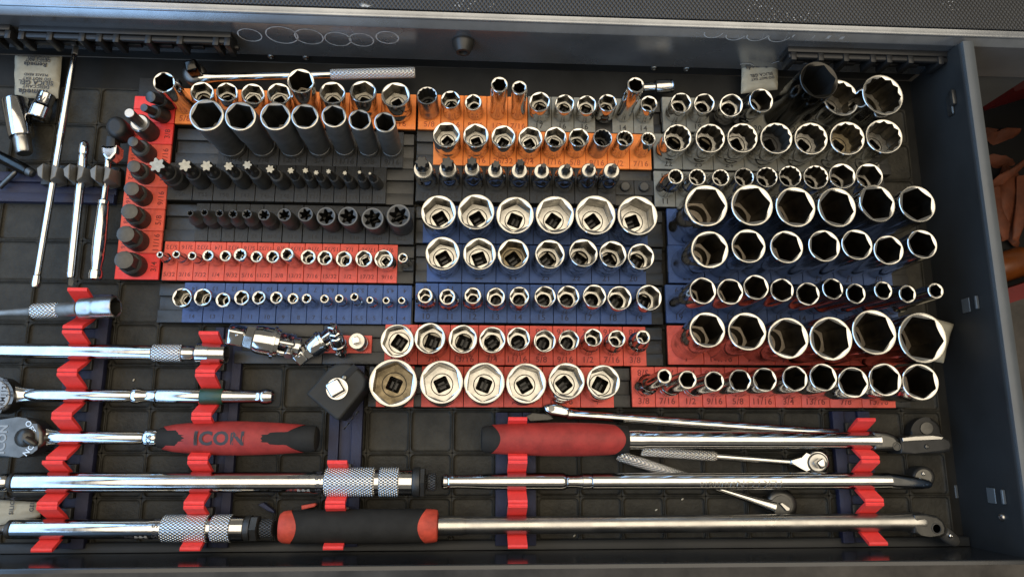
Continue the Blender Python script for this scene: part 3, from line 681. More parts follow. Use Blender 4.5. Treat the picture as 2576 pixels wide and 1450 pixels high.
def make_strip(key):
    colr, ed, vf, vb, marks, both, rail = STRIPS[key]
    n = len(ed)-1; u0, u1 = ed[0], ed[-1]
    vfu = lambda u: vf[0]+(vf[1]-vf[0])*(u-u0)/(u1-u0)
    y0 = (at(u0, vf[0], ZT).y+at(u1, vf[1], ZT).y)/2; y1 = y0+.0386
    xs = [at(u, vfu(u), ZT).x for u in ed]
    xa, xb = at(rail[0], vfu(rail[0]), .009).x, at(rail[1], vfu(rail[1]), .009).x
    root = thing('holder_strip', ROWS[key][1], 'socket holder', ((xa+xb)/2, y0, 0), 'clip-on socket holder strips')
    d = y1-y0; yc = (y0+y1)/2
    # the rail: two ledges and a channel, in short pieces
    L = xb-xa; k = max(1, round(L/.085))
    def rail_me(nm, ln, dy, zz):
        bm = bmesh.new(); box_bm(bm, -ln/2+.0002, ln/2-.0002, -dy/2, dy/2, 0, zz, .0006, 2); return bm_mesh(nm, bm, 'black_plastic')
    ln = L/k; me1 = rail_me('rail_ledge', ln, d*.31, .0098); me2 = rail_me('rail_channel', ln, d*.36, .0070)
    for i in range(k):
        x = xa+ln*(i+.5)
        obj('rail_ledge', me1, root, T((x, y0+d*.165, .0004))); obj('rail_ledge', me1, root, T((x, y1-d*.165, .0004))); obj('rail_channel', me2, root, T((x, yc, .0004)))
    L = SOCK.get(key); drv = L[1] if L else (.0064 if key == 'A3' else .0095)
    tiles = []
    for i in range(n):
        mk = marks[i]
        if mk is False: continue
        cx = (xs[i]+xs[i+1])/2
        if mk is None:
            pg = obj('peg_block', None, root) if False else box('peg_block', cx-.0055, cx+.0055, yc-.0055, yc+.0055, .0076, ZT-.0015, 'dark', root)
            tiles.append((cx, pg)); continue
        t = box('tile', xs[i]+.00025, xs[i+1]-.00025, y0, y1, .0103, ZT, colr, root, bev=.0006)
        tiles.append((cx, t))
        if mk:
            w = xs[i+1]-xs[i]; s = min(.0058, w*.80/max(1, len(mk)*.66)) if len(mk) > 1 else .0054
            if key in ('A3', 'A4', 'A5', 'A6'): s = min(.0040, w*.78/max(1, len(mk)*.66))
            text(mk, (cx, y0+.0058, ZT+.00006), s, colr+'_ink', t)
            if both: text(mk, (cx, y1-.0058, ZT+.00006), s, colr+'_ink', t, math.pi)
    BASES[key] = (yc, tiles, drv, root)
for k in STRIPS: make_strip(k)
def tilt(base, top):
    z = (top-base).normalized(); x = Vector((1, 0, 0)); x = (x-z*x.dot(z)).normalized(); y = z.cross(x)
    m = Matrix((x, y, z)).transposed().to_4x4(); m.translation = base
    return m
def put_socket(key, i, u, v, rpx, kind, h, drive, mats, label, group, base_x=None, tile=None, zb=ZT, groove=0, rot=None, name='socket', yc=None):
    top = at(u, v, zb+h); R = mpp(u, v, zb+h)*rpx
    if yc is None: yc = BASES[key][0]
    bx = base_x if base_x is not None else top.x
    base = Vector((bx, yc, zb+.0002))
    if rot is None: rot = random.uniform(-.45, .45)
    me = socket_mesh(R, h, drive, kind, mats, groove=groove, rimk=.80 if kind == 'E' else None)
    m = tilt(base, top); mz = m @ Matrix.Rotation(rot, 4, 'Z')
    mz.translation = base + Vector((0, 0, max(0, math.hypot(m[0][2], m[1][2])*R*.8)))
    o = obj(name, me, None, mz); tag(o, label, 'socket', group)
    if tile is not None: obj('peg', peg_mesh(drive), tile, T((base.x, base.y, zb-.001)) @ Matrix.Rotation(rot+math.pi/4, 4, 'Z'))
    return o
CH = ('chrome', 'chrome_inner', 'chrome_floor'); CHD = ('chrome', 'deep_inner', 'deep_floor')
for key, (h0, drive, L) in SOCK.items():
    yc, tiles, _, _ = BASES[key]; look, where = SAY[key]; n = len(L); used = set()
    for i, t in enumerate(L):
        u, v, r = t[:3]; kind = t[3] if len(t) > 3 else 6; h = t[4] if len(t) > 4 else h0
        top = at(u, v, ZT+h)
        j = min(range(len(tiles)), key=lambda q: abs(tiles[q][0]-top.x+(.004 if top.x > .2 else 0)))
        bx = tiles[j][0] if abs(tiles[j][0]-top.x) < .010 and j not in used else top.x-(.003 if top.x > .2 else 0)
        used.add(j)
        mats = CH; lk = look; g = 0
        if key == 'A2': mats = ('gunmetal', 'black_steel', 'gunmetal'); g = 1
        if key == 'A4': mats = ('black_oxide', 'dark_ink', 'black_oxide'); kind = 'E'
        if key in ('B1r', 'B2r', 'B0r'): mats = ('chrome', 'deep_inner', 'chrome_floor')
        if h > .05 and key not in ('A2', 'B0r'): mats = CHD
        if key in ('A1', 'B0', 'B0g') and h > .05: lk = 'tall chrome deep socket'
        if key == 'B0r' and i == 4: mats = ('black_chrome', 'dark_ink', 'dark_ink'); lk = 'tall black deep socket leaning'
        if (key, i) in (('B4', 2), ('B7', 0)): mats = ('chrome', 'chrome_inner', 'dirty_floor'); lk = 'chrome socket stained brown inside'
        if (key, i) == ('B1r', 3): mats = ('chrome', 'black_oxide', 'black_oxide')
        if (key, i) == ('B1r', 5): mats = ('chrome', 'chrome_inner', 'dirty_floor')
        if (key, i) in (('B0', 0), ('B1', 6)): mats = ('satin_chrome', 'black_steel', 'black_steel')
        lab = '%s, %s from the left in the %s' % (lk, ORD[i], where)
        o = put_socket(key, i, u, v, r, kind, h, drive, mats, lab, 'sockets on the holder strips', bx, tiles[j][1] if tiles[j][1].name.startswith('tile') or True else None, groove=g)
        if key == 'A2':   # bright worn rim
            R = mpp(u, v, ZT+h)*r; rk = .905
            Vv = []; Ff = []; rs = [(R*1.002, h-.0012), (R*.995, h-.0002), (R-.0009, h+.0002), (R*.915, h+.0002), (R*.905, h-.0003)]
            for rr, z in rs: Vv += [(rr*math.cos(2*math.pi*q/48), rr*math.sin(2*math.pi*q/48), z) for q in range(48)]
            for a in range(4): Ff += [(a*48+q, a*48+(q+1)%48, (a+1)*48+(q+1)%48, (a+1)*48+q) for q in range(48)]
            obj('rim', mesh('rim', Vv, Ff, 'chrome_floor', smooth=50), o, o.matrix_basis.copy())
# a small socket on a bare peg at the end of the red rail, and empty pegs in the bit-socket row
yc = BASES['A5'][0]; rt = BASES['A5'][3]; c = at(1013, 648, ZT+.024)
pb_ = box('peg_block', c.x-.0052+.003, c.x+.0052+.003, yc-.0065, yc+.004, .0076, ZT-.001, 'dark', rt)
put_socket('A5', 0, 1013, 648, 13.5, 12, .024, .0064, CH, 'tiny chrome socket on a bare black peg at the end of the left red row', 'sockets on the holder strips', c.x+.002, pb_)
for u in (1572, 1619):
    yc, _, _, rt = BASES['B2']; c = at(u, 469, ZT)
    b_ = box('peg_block', c.x-.0105, c.x+.0105, yc-.008, yc+.008, .0076, ZT-.002, 'dark', rt)
    V, F, U = lathe_data([(0, .0052), (.004, .0050), (.0046, .0042), (.0044, .0012)], 20); 
    obj('peg', mesh('peg', V, F, 'peg_plastic', uvs=U), b_, basis(Vector((c.x, yc, ZT-.002)), Vector((c.x, yc, ZT+.01))))
# ---- black star bits (left) : base, shank and star tip
def star(r, n=6, k=.70, m=36):
    return [(r*(k+(1-k)*(.5+.5*math.cos(n*2*math.pi*i/m)))*math.cos(2*math.pi*i/m), r*(k+(1-k)*(.5+.5*math.cos(n*2*math.pi*i/m)))*math.sin(2*math.pi*i/m)) for i in range(m)]
def hexa(r, m=36): return [(poly_r(6, r, 2*math.pi*i/m)*math.cos(2*math.pi*i/m), poly_r(6, r, 2*math.pi*i/m)*math.sin(2*math.pi*i/m)) for i in range(m)]
def circ(r, m=36): return [(r*math.cos(2*math.pi*i/m), r*math.sin(2*math.pi*i/m)) for i in range(m)]
def stack(name, secs, mats, midx, parent, mtx, smooth=30):
    """closed stack of 36-point outlines [(outline, z)]"""
    m = 36; V = []; F = []; M = []
    for L, z in secs: V += [(x, y, z) for x, y in L]
    for i in range(len(secs)-1):
        for k in range(m): F.append((i*m+k, i*m+(k+1)%m, (i+1)*m+(k+1)%m, (i+1)*m+k)); M.append(midx[i])
    F.append(tuple(range(m-1, -1, -1))); M.append(midx[0]); o = (len(secs)-1)*m
    F.append(tuple(range(o, o+m))); M.append(midx[-1])
    return obj(name, mesh(name, V, F, mats, M, smooth=smooth), parent, mtx)
A3 = [(395,415,22),(465,416,18),(519,417,16),(575,418,13),(622,415,13),(679,425,12),(731,429,9),(768,429,8),(795,434,7),(826,431,7),(867,435,6),(904,433,5),(930,436,4)]
yc, tiles, drv, _ = BASES['A3']
for i, (u, v, r) in enumerate(A3):
    H = .052 if i < 6 else .046
    top = at(u, v, ZT+H); s = mpp(u, v, ZT+H); base = Vector((tiles[i][0]-.001, yc, ZT+.0002))
    if abs(top.x-base.x) > .006: base.x = top.x+.004
    R = r*s*.96; Rb = (24, 20.5, 18.5, 17.8, 17.6, 17, 12.6, 12.5, 12.3, 12.3, 12.5, 12.2, 12.2)[i]*s
    m = tilt(base, top) @ Matrix.Rotation(random.uniform(0, 1), 4, 'Z')
    rt = thing('star_bit', 'black star-tip bit socket, %s from the left in the left dark row' % ORD[i], 'bit socket', base, 'black star bits on the left dark strip')
    hb = .030 if i < 6 else .026
    stack('bit_base', [(circ(Rb*1.16), 0), (circ(Rb*1.18), .001), (circ(Rb*1.18), hb*.55), (circ(Rb*1.02), hb*.62), (circ(Rb), hb-.001), (circ(Rb-.0010), hb)], ['black_oxide'], [0]*5, rt, m)
    if i < 6: secs = [(circ(R*1.02), hb-.002), (circ(R*1.02), H*.74), (star(R, k=.64), H*.78), (star(R, k=.64), H-.0004), (star(R*.95, k=.64), H)]
    else: secs = [(hexa(max(R*1.3, .0036)), hb-.002), (hexa(max(R*1.3, .0036)), H*.72), (star(R, k=.64), H*.80), (star(R, k=.64), H-.0003), (star(R*.95, k=.64), H)]
    stack('star_tip', secs, ['black_steel', 'worn_steel'], [0, 0, 0, 1], rt, m)
# ---- chrome bit sockets (middle)
B2 = [(1064,425,25,1060,404,17),(1126,425,23,1125,405,16),(1187,424,20,1187,402,13),(1245,429,19.5,1248,410,11),(1306,429,20.5,1309,405,11),(1362,430.5,20,1368,413,7),(1422,432,20,1428,415,8),(1481,428,19,1489,414,7),(1538,429,20.5,1547,415,7)]
yc, tiles, drv, _ = BASES['B2']
for i, (u, v, r, tu, tv, tr) in enumerate(B2):
    H, Hb = .062, .040
    body_top = at(u, v, ZT+Hb); s = mpp(u, v, ZT+Hb); base = Vector((tiles[i][0], yc+.002, ZT+.0002))
    m = tilt(base, body_top); R = r*s; Rc = max(R*1.02, .0102)
    rt = thing('bit_socket', 'chrome socket with black star bit, %s from the left in the middle dark row' % ORD[i], 'bit socket', base, 'chrome bit sockets')
    secs = [(circ(Rc-.0008), 0), (circ(Rc), .0010), (circ(Rc), Hb*.60), (circ(Rc-.0008), Hb*.64), (circ(R*1.01), Hb*.74 if Rc > R*1.05 else Hb*.66), (circ(R), Hb-.001), (circ(R-.0008), Hb)]
    stack('socket_body', secs, ['chrome', 'chrome_floor'], [0, 0, 0, 0, 0, 1], rt, m)
    tip = at(tu, tv+2, ZT+H-.004); d = (tip-body_top); bt_ = m.copy()
    mb = tilt(body_top-(body_top-base).normalized()*.001, tip) @ Matrix.Rotation(.3*i, 4, 'Z')
    LL = d.length; rr = max(tr*s, .0023)
    hx = max(R*.58, rr)
    secs = [(hexa(hx), 0), (hexa(hx), LL*.30), (circ(rr*1.05), LL*.46), (star(rr, k=.70), LL*.52), (star(rr, k=.70), LL-.0006), (star(rr*.9, k=.70), LL)]
    stack('star_bit_tip', secs, ['black_steel'], [0]*5, rt, mb)
# ---- black hex bits on the red strip running towards the viewer
vedge = [243, 276, 310, 363, 417, 471, 526, 581, 637, 703]
marksL = ['', '', '3/8', '7/16', '1/2', '9/16', '5/8', '11/16', '3/4']
xl = (at(335, 245, ZT).x+at(291, 700, ZT).x)/2; xr = (at(437, 245, ZT).x+at(403, 702, ZT).x)/2
ys = [at(420-(v-245)*.07, v, ZT).y for v in vedge]
rt = thing('holder_strip', 'red strip of black hex bits running front to back on the left', 'socket holder', (xl, ys[-1], 0), 'clip-on socket holder strips')
box('rail_ledge', xl+.001, xr-.001, ys[-1]+.001, ys[0]+.022, .0004, .0100, 'black_plastic', rt)
HB = [(375,243,15),(360,270,11),(325,284,13),(334,356,14),(336,418,17),(330,474,19.5),(325,531,21.5),(315,588,23),(311,653,24.5)]
for i in range(9):
    t = box('tile', xl, xr, ys[i+1]+.0002, ys[i]-.0002, .0103, ZT, 'red' if 2 < i < 8 else 'red_vivid', rt, bev=.0006)
    if marksL[i]:
        text(marksL[i], (xr-.0050, (ys[i]+ys[i+1])/2, ZT+.00006), .0052, 'red_ink', t, math.pi/2)
        text(marksL[i], (xl+.0050, (ys[i]+ys[i+1])/2, ZT+.00006), .0042, 'red_ink', t, -math.pi/2)
    u, v, r = HB[i]; H = .050 if i == 2 else (.036 if i > 2 else .034)
    top = at(u, v, ZT+H); s = mpp(u, v, ZT+H); base = Vector(((xl+xr)/2-.001, (ys[i]+ys[i+1])/2, ZT+.0002))
    if i < 2: base.x = top.x+.006
    lb = ['black hex bit in the far corner of the red strip, mostly in shadow', 'small black hex bit beside the chrome one on the red strip', 'chrome-collared hex bit on the red tile marked 3/8'] + ['black hex bit, %s from the front on the red front-to-back strip' % q for q in ('sixth', 'fifth', 'fourth', 'third', 'second', 'first')]
    bt = thing('hex_bit', lb[i], 'bit socket', base, 'hex bits on the red strip'); m = tilt(base, top)
    Rb = max(r*s*1.25, .0090) if i != 2 else .0095
    if i < 2: Rb = .0075
    Rb = min(Rb, .0128); hb = H*.55
    stack('bit_base', [(circ(Rb-.001), 0), (circ(Rb), .001), (circ(Rb), hb*.5), (circ(Rb*.97), hb*.55), (circ(Rb*.95), hb-.0015), (circ(Rb*.80), hb)], ['black_oxide', 'satin_chrome'], [0]*4+[1 if i == 2 else 0], bt, m)
    R = r*s
    stack('hex_tip', [(hexa(R), hb-.002), (hexa(R), H-.0012), (circ(R*.93), H-.0002), (circ(R*.86), H)], ['black_oxide', 'satin_chrome' if i == 2 else 'black_steel'], [0, 1, 1], bt, m @ Matrix.Rotation(.35+i*.13, 4, 'Z'))
# ---------------------------------------------------------------- V rests
def v_rest(x, y, m, base_m, label, group, w=.0175, hp=.0190, zt=.036, along='Y', shape=None):
    r = thing('tool_rest', label, 'tool rest', (x, y, 0), group)
    for sg in (-1, 1):
        pr = [(sg*.0030, .0120), (sg*.0050, .0120), (sg*.0100, .0180), (sg*hp, zt-.0022), (sg*(hp+.0001), zt-.0006), (sg*(hp-.0012), zt), (sg*(hp-.0030), zt-.0006), (sg*.0070, .0175), (sg*.0030, .0136)]
        n = len(pr); k = 6 if shape else 1
        V = []; F = []
        for xx in (-1, 1):
            for a, z in pr:
                f = 1.0
                if shape: f = 1.0-.42*max(0, (abs(a)-.009)/(hp-.009))
                px = xx*w/2*f
                V.append((px, a, z) if along == 'Y' else (a, px, z))
        for i in range(n): F.append((i, (i+1)%n, n+(i+1)%n, n+i))
        F.append(tuple(range(n-1, -1, -1))); F.append(tuple(range(n, 2*n)))
        me = bpy.data.meshes.new('arm'); bm = bmesh.new(); vs = [bm.verts.new(v) for v in V]
        for f in F: bm.faces.new([vs[i] for i in f])
        bmesh.ops.recalc_face_normals(bm, faces=bm.faces[:])
        obj('arm', bm_mesh('arm', bm, m, 30), r, T((x, y, 0)))
    dx, dy = (w/2, hp*.8) if along == 'Y' else (hp*.8, w/2)
    box('foot', x-dx*1.0, x+dx*1.0, y-dy, y+dy, .0006, .0118, base_m, r, bev=.0008)
    return r
RX = [-.3635, -.2415, -.1185, .0445, .3765]; RY = {'c1': .1165, 'c2': .0770, 'c3': .0383, 'c4': -.0003, 'c5': -.0390, 'c6': -.0775}
NM = {'c1': 'chrome spinner handle', 'c2': 'long extension bar', 'c3': 'green taped ratchet', 'c4': 'red ratchet', 'c5': 'larger torque wrench', 'c6': 'smaller torque wrench'}
WHO = {(0,'c1'): 'under the spinner handle, farthest left', (0,'c2'): 'under the plain part of the long extension bar', (1,'c2'): 'under the socket end of the long extension bar',
 (0,'c3'): 'under the bare shaft of the green taped ratchet', (1,'c3'): 'under the green tape', (0,'c4'): 'under the shaft of the red grip ratchet', (1,'c4'): 'under the red ratchet grip lettered in black',
 (0,'c5'): 'under the left end of the larger torque wrench', (1,'c5'): 'under the middle of the larger torque wrench', (2,'c5'): 'under the knurled sleeve of the larger torque wrench',
 (0,'c6'): 'under the left end of the smaller torque wrench', (1,'c6'): 'under the knurled sleeve of the smaller torque wrench', (2,'c6'): 'under the black grip with red ends',
 (3,'c4'): 'under the plain red grip', (3,'c5'): 'under the handle of the plain chrome bar', (3,'c6'): 'under the middle of the longest breaker bar',
 (4,'c4'): 'under the shaft end of the flex head ratchet', (4,'c5'): 'under the right end of the plain chrome bar', (4,'c6'): 'under the head end of the longest breaker bar'}
for (ci, rw), wh in WHO.items():
    v_rest(RX[ci]+(-.003 if ci == 0 and rw in ('c5', 'c6') else 0), RY[rw], 'red_vivid', 'black_plastic', 'red V-shaped tool rest '+wh, 'red V tool rests')
def zax(r): return .0155+(r-.0033)/.558
# navy rails under the rests
def rail_thing(x0, x1, y0, y1, label):
    r = thing('navy_rail', label, 'rail', ((x0+x1)/2, y0, 0), 'dark blue base rails')
    if x1-x0 < y1-y0:
        w3 = (x1-x0)
        box('rail_side', x0, x0+w3*.30, y0, y1, .0004, .0078, 'navy', r); box('rail_side', x1-w3*.32, x1, y0, y1, .0004, .0078, 'navy', r); box('rail_bed', x0+w3*.305, x1-w3*.325, y0, y1, .0004, .0045, 'navy', r)
    else:
        w3 = (y1-y0)
        box('rail_side', x0, x1, y0, y0+w3*.30, .0004, .0078, 'navy', r); box('rail_side', x0, x1, y1-w3*.32, y1, .0004, .0078, 'navy', r); box('rail_bed', x0, x1, y0+w3*.305, y1-w3*.325, .0004, .0045, 'navy', r)
p0, p1 = at(822, 1180, .008), at(912, 1040, .008); rail_thing(p0.x, p1.x, -.098, .068, 'dark blue rail under the black plastic wedge, running front to back')
p0, p1 = at(528, 1000, .008), at(604, 940, .008); rail_thing(p0.x, p1.x, -.098, .104, 'dark blue rail under the second column of red rests')
p0, p1 = at(0, 520, .008), at(300, 466, .008); rail_thing(-.50, p1.x-.004, p0.y+.006, p1.y+.012, 'dark blue rail under the grey angular clips, running sideways')
p0, p1 = at(150, 1000, .008), at(215, 940, .008)
box_ = rail_thing(RX[0]-.018, RX[0]+.018, -.098, .135, 'dark rail under the leftmost column of red rests')
rail_thing(RX[3]-.019, RX[3]+.019, -.098, .024, 'dark rail under the rests beside the plain red grip')
rail_thing(RX[4]-.019, RX[4]+.019, -.098, .026, 'dark rail under the rightmost column of red rests')
# ---------------------------------------------------------------- long tools
def axis_socket(name, bar, q0, q1, rpx, parent, kind=6, drive=.0127, mats=None):
    a, b = bar.at(q0), bar.at(q1); h = (b-a).length; R = bar.r((q0+q1)/2, rpx)
    me = socket_mesh(R, max(h, .012), drive, kind, mats or ('chrome', 'chrome_inner', 'black_oxide'))
    return obj(name, me, parent, tilt(a, b))
# C1 spinner handle with a socket on its end
t = thing('spinner_handle', 'chrome spinner handle with knurled band and a socket on its end', 'spinner handle', at(150, 785, .0))
b = Bar(t, (-60, 790, .024), (296, 771, .040))
b.part('shaft', [(-60,8),(20,9),(70,11),(84,14)], 'gunmetal')
b.part('knurled_band', [(82,17),(86,20),(144,20),(149,17)], 'knurled_chrome')
b.part('neck', [(148,17),(152,18.5),(196,18),(200,14),(206,12)], 'gunmetal')
axis_socket('socket_end', b, 204, 292, 28, t, mats=('satin_chrome', 'black_steel', 'black_steel'))
# C2 extension bar with socket
t = thing('extension_bar', 'long chrome extension bar with knurled sleeve and chrome socket end', 'extension bar', at(280, 885, .0))
b = Bar(t, (-80, 880, zax(.0075)), (572, 889, zax(.0085)))
b.part('shaft', [(-80,19),(300,20),(385,20)], 'chrome')
b.part('knurled_sleeve', [(385,18),(388,21.5),(393,22.5),(455,22.5),(460,21)], 'knurled_chrome')
b.part('neck', [(460,17.5),(462,19),(484,19),(490,16),(494,13),(497,11)], 'chrome')
axis_socket('socket_end', b, 496, 570, 25, t, mats=('chrome', 'black_steel', 'black_oxide'))
# C3 taped ratchet
def circle_pts(u, v, r, z, a0=0, a1=360, n=28):
    return [at(u+r*math.cos(math.radians(a0+(a1-a0)*i/n)), v+r*math.sin(math.radians(a0+(a1-a0)*i/n)), z) for i in range(n+1 if a1-a0 < 360 else n)]
z3 = zax(.0065)
t = thing('ratchet', 'chrome ratchet with green tape wrapped round its handle', 'ratchet', at(350, 995, .0), 'ratchets')
b = Bar(t, (40, 993, z3), (690, 997, z3))
hd = plate('ratchet_head', circle_pts(-12, 993, 47, z3+.008, 0, 360, 40), z3-.008, z3+.0085, 'satin_dark', t, bev=.003, seg=3)
b.part('neck', [(8,36),(24,31),(40,25),(56,20.5),(76,18),(100,17)], 'chrome', sz=.62, parent=hd)
plate('cover_plate', circle_pts(-14, 993, 40, z3+.0086), z3+.0086, z3+.0096, 'gunmetal', hd)
text('SRM11210', at(8, 990, z3+.0098), .0042, 'ink', hd, math.pi/2); text('21', at(22, 990, z3+.0098), .0042, 'ink', hd, math.pi/2)
b.part('shaft', [(60,10),(72,14),(100,17),(320,17),(333,15.5),(335,12)], 'chrome')
b.part('collar', [(334,13),(336,20),(338,21),(352,21),(356,19.5),(362,17),(374,16),(386,17.5),(394,19.5),(396,18.5)], 'chrome')
b.part('handle', [(396,15),(398,19),(402,20),(508,20),(560,19.5),(610,17.5),(645,16.5),(655,17),(658,18.5)], 'chrome')
b.part('green_tape', [(506,20.2),(507,20.8),(558,20.4),(563,19.8)], 'green_tape')
b.part('end_cap', [(656,17),(659,19.5),(664,20.5),(676,20),(686,17),(691,11)], 'chrome')
# C4 ratchet with red and black grip
z4 = zax(.0065)+.002
t = thing('ratchet', 'ratchet with dark head and red and black grip lettered in black', 'ratchet', at(420, 1100, .0), 'ratchets')
b = Bar(t, (95, 1099, z4), (800, 1102, z4))
S = .6865/2.37
hd = plate('ratchet_head', [at(x*S, (1500+y/2.37)*.6865, z4+.009) for x, y in [(-60,62),(160,62),(235,74),(290,92),(325,122),(355,150),(372,190),(372,290),(355,320),(325,345),(280,380),(240,404),(170,414),(-60,420)]], z4-.009, z4+.0095, 'satin_dark', t, bev=.003, seg=3)
for o_ in (hd,): pass
c = at(215*S, (1500+240/2.37)*.6865, z4+.010)
V, F, U = lathe_data([(0, .0085), (.002, .0082), (.0042, .0062), (.0054, .003), (.0056, .001)], 28); obj('lever_hub', mesh('lever_hub', V, F, 'black_steel', uvs=U), hd, basis(Vector((c.x, c.y, z4+.0095)), Vector((c.x, c.y, z4+.02))))
l0, l1 = at(222*S, (1500+250/2.37)*.6865, z4+.0135), at(312*S, (1500+305/2.37)*.6865, z4+.012)
V, F, U = lathe_data([(0, .0032), (.002, .0034), ((l1-l0).length-.002, .0028), ((l1-l0).length, .0016)], 20); obj('lever', mesh('lever', V, F, 'black_steel', uvs=U), hd, basis(l0, l1))
text('OFF', at(265*S, (1500+150/2.37)*.6865, z4+.0097), .0048, 'satin_chrome', hd, math.radians(-55)); text('ON', at(250*S, (1500+345/2.37)*.6865, z4+.0097), .0048, 'satin_chrome', hd, math.radians(-125))
text('ICON', at(18*S, (1500+255/2.37)*.6865, z4+.0097), .0066, 'gunmetal', hd, math.radians(90))
b.part('neck', [(80,36),(96,31),(112,25),(130,20),(150,17.5),(168,17)], 'chrome', sz=.60, parent=hd)
b.part('shaft', [(105,9),(120,14),(150,17),(350,17),(362,15.5),(366,12)], 'chrome')
cl = b.part('collar', [(366,18),(369,21.5),(372,22),(396,22),(399,20)], 'chrome'); text_round('PCS 3', b, 382, .0045, b.r(382, 22), 'ink', cl, math.pi/2)
gp = b.part('grip', [(398,22),(401,25),(420,28),(450,34),(500,39),(560,42),(610,42),(670,39.5),(720,35.5),(760,33),(785,33.5),(795,31),(800,24),(801,14)], 'grip_black', sz=.92)
def sleeve(b, name, st, m, parent, w0, w1, k, n=48, sz=.92):
    """a coloured sleeve on a grip whose ends run in scallops"""
    V = []; F = []; N_ = len(st)
    for i, (q, px) in enumerate(st):
        tt, r = b.t(q), b.r(q, px); f = i/(N_-1)
        for a in range(n):
            th = 2*math.pi*a/n; sh = (w0*(1-f)**2*math.cos(k*th)+w1*f**2*math.cos(k*th))
            V.append((tt+sh, -r*math.sin(th), r*sz*math.cos(th)))
    for i in range(N_-1):
        for a in range(n): F.append((i*n+a, i*n+(a+1)%n, (i+1)*n+(a+1)%n, (i+1)*n+a))
    return obj(name, mesh(name, V, F, m, smooth=50), parent, b.m.copy())
sl = sleeve(b, 'grip_sleeve', [(424,29.2),(450,34.9),(480,38.2),(500,39.9),(530,41.4),(560,42.9),(585,43),(610,42.9),(640,41.7),(670,40.4),(695,38.5),(720,36.4),(742,34.8)], 'grip_red', gp, .005, -.009, 2)
text_round('ICON', b, 563, .0118, b.r(563, 43)*.92, 'ink', sl)
# C5 torque wrench
def torque(label, A, B, lead, sh, sc_, kn1, kn2, ch, nut, knob, rs, loc):
    t = thing('torque_wrench', label, 'torque wrench', loc, 'torque wrenches'); b = Bar(t, A, B)
    r0, rk, rc, rn, rb = rs
    b.part('head_tang', lead, 'chrome')
    b.part('seal_ring', [(sh[0]-14, r0*.80),(sh[0]-11, r0*.95),(sh[0]-3, r0*.95),(sh[0], r0*.85)], 'black_plastic')
    tb = b.part('tube', [(sh[0], r0-2),(sh[0]+3, r0),(sh[1], r0)], 'chrome')
    cl = b.part('scale_collar', [(sc_[0], r0),(sc_[0]+.5, r0+1.6),(sc_[1], r0+1.6)], 'chrome')
    b.part('knurled_sleeve', [(kn1[0], r0+2),(kn1[0]+2, rk-1),(kn1[0]+6, rk),(kn1[1]-3, rk),(kn1[1], rk-2)], 'knurled_chrome', n=48)
    b.part('ring_groove', [(kn1[1], rk-3.5),(kn2[0], rk-3.5)], 'chrome', n=40)
    b.part('knurled_ring', [(kn2[0], rk-2),(kn2[0]+2, rk),(kn2[1]-2, rk),(kn2[1], rk-1.5)], 'knurled_chrome', n=48)
    b.part('sleeve_end', [(kn2[1], rc),(ch[1]-1, rc),(ch[1], rc-1)], 'chrome', n=40)
    b.part('lock_ring', [(ch[1], rc-2),(ch[1]+1, rn-2),(ch[1]+6, rn),(nut[0], rn)], 'black_plastic', n=40)
    b.part('lock_nut', [(nut[0], rn-3),(nut[0]+2, rn+1),(nut[1]-2, rn+1),(nut[1], rn-4)], 'black_steel', n=6, smooth=20)
    b.part('end_knob', [(nut[1]-1, rb*.7),(knob[0], rb*.8),(knob[0]+3, rb),(knob[1]-3, rb),(knob[1], rb*.8)], 'dark_knurl')
    # graduations
    for i in range(9):
        q = sc_[0]-6-i*6.2; text_round('1' if i % 2 else '10', b, q, .0022, b.r(q, r0), 'ink', tb, math.pi/2, .55)
    for i in range(9):
        q = sc_[0]-6-i*6.2; text_round('1' if i % 2 else '20', b, q, .0022, b.r(q, r0), 'white_ink' if i < 5 else 'ink', tb, math.pi/2, -.85)
    for th, s in ((-.25, '0'), (.35, '5'), (.95, '10'), (-.85, '15')): text_round(s, b, (sc_[0]+sc_[1])/2+3, .0050, b.r(sc_[0], r0+1.6), 'ink', cl, math.pi/2, th)
    return t, b
rr = mpp(500, 1210, .03)*26
torque('larger chrome torque wrench with knurled sleeve and black end knob', (-40, 1212, zax(rr)), (1100, 1211, zax(rr)), [(-60,18),(0,22),(18,23),(24,20),(27,16)], (40, 786), (786, 817), (818, 944), (955, 1005), (1005, 1038), (1056, 1070), (1074, 1098), (26, 37, 33.5, 37, 22), at(600, 1212, .0))
rr = mpp(300, 1325, .03)*25
torque('smaller chrome torque wrench nearest the front with black end knob', (-40, 1330, zax(rr)), (690, 1327, zax(rr)), [(-40,7),(-10,9),(10,14),(20,18),(30,19)], (34, 381), (381, 410), (411, 527), (536, 585), (585, 617), (632, 652), (655, 690), (25, 35, 32, 32, 23), at(300, 1328, .0))
# D1 breaker bar with black grip, red ends
rr = mpp(1500, 1318, .03)*20; z1 = zax(rr)
t = thing('breaker_bar', 'longest breaker bar with black grip, red grip ends and hinged head', 'breaker bar', at(1500, 1318, .0), 'breaker bars')
b = Bar(t, (703, 1324, z1+.003), (2230, 1312, z1))
gp = b.part('grip', [(704,24),(706,33),(715,38),(740,40),(800,41),(900,42.5),(1000,42.5),(1060,41),(1090,39),(1099,37),(1101,28)], 'grip_black', sz=.92)
sleeve(b, 'grip_end', [(703.5,24.5),(705,33.8),(714,38.9),(722,40),(730,40.7),(742,41)], 'grip_bright_red', gp, 0, .0035, 2)
sleeve(b, 'grip_end', [(1062,41.9),(1070,41.3),(1080,40.8),(1090,40),(1099.5,38),(1102,28)], 'grip_bright_red', gp, -.0035, 0, 2)
b.part('collar', [(1100,22),(1103,24),(1160,24),(1168,22.5),(1178,20)], 'satin_chrome')
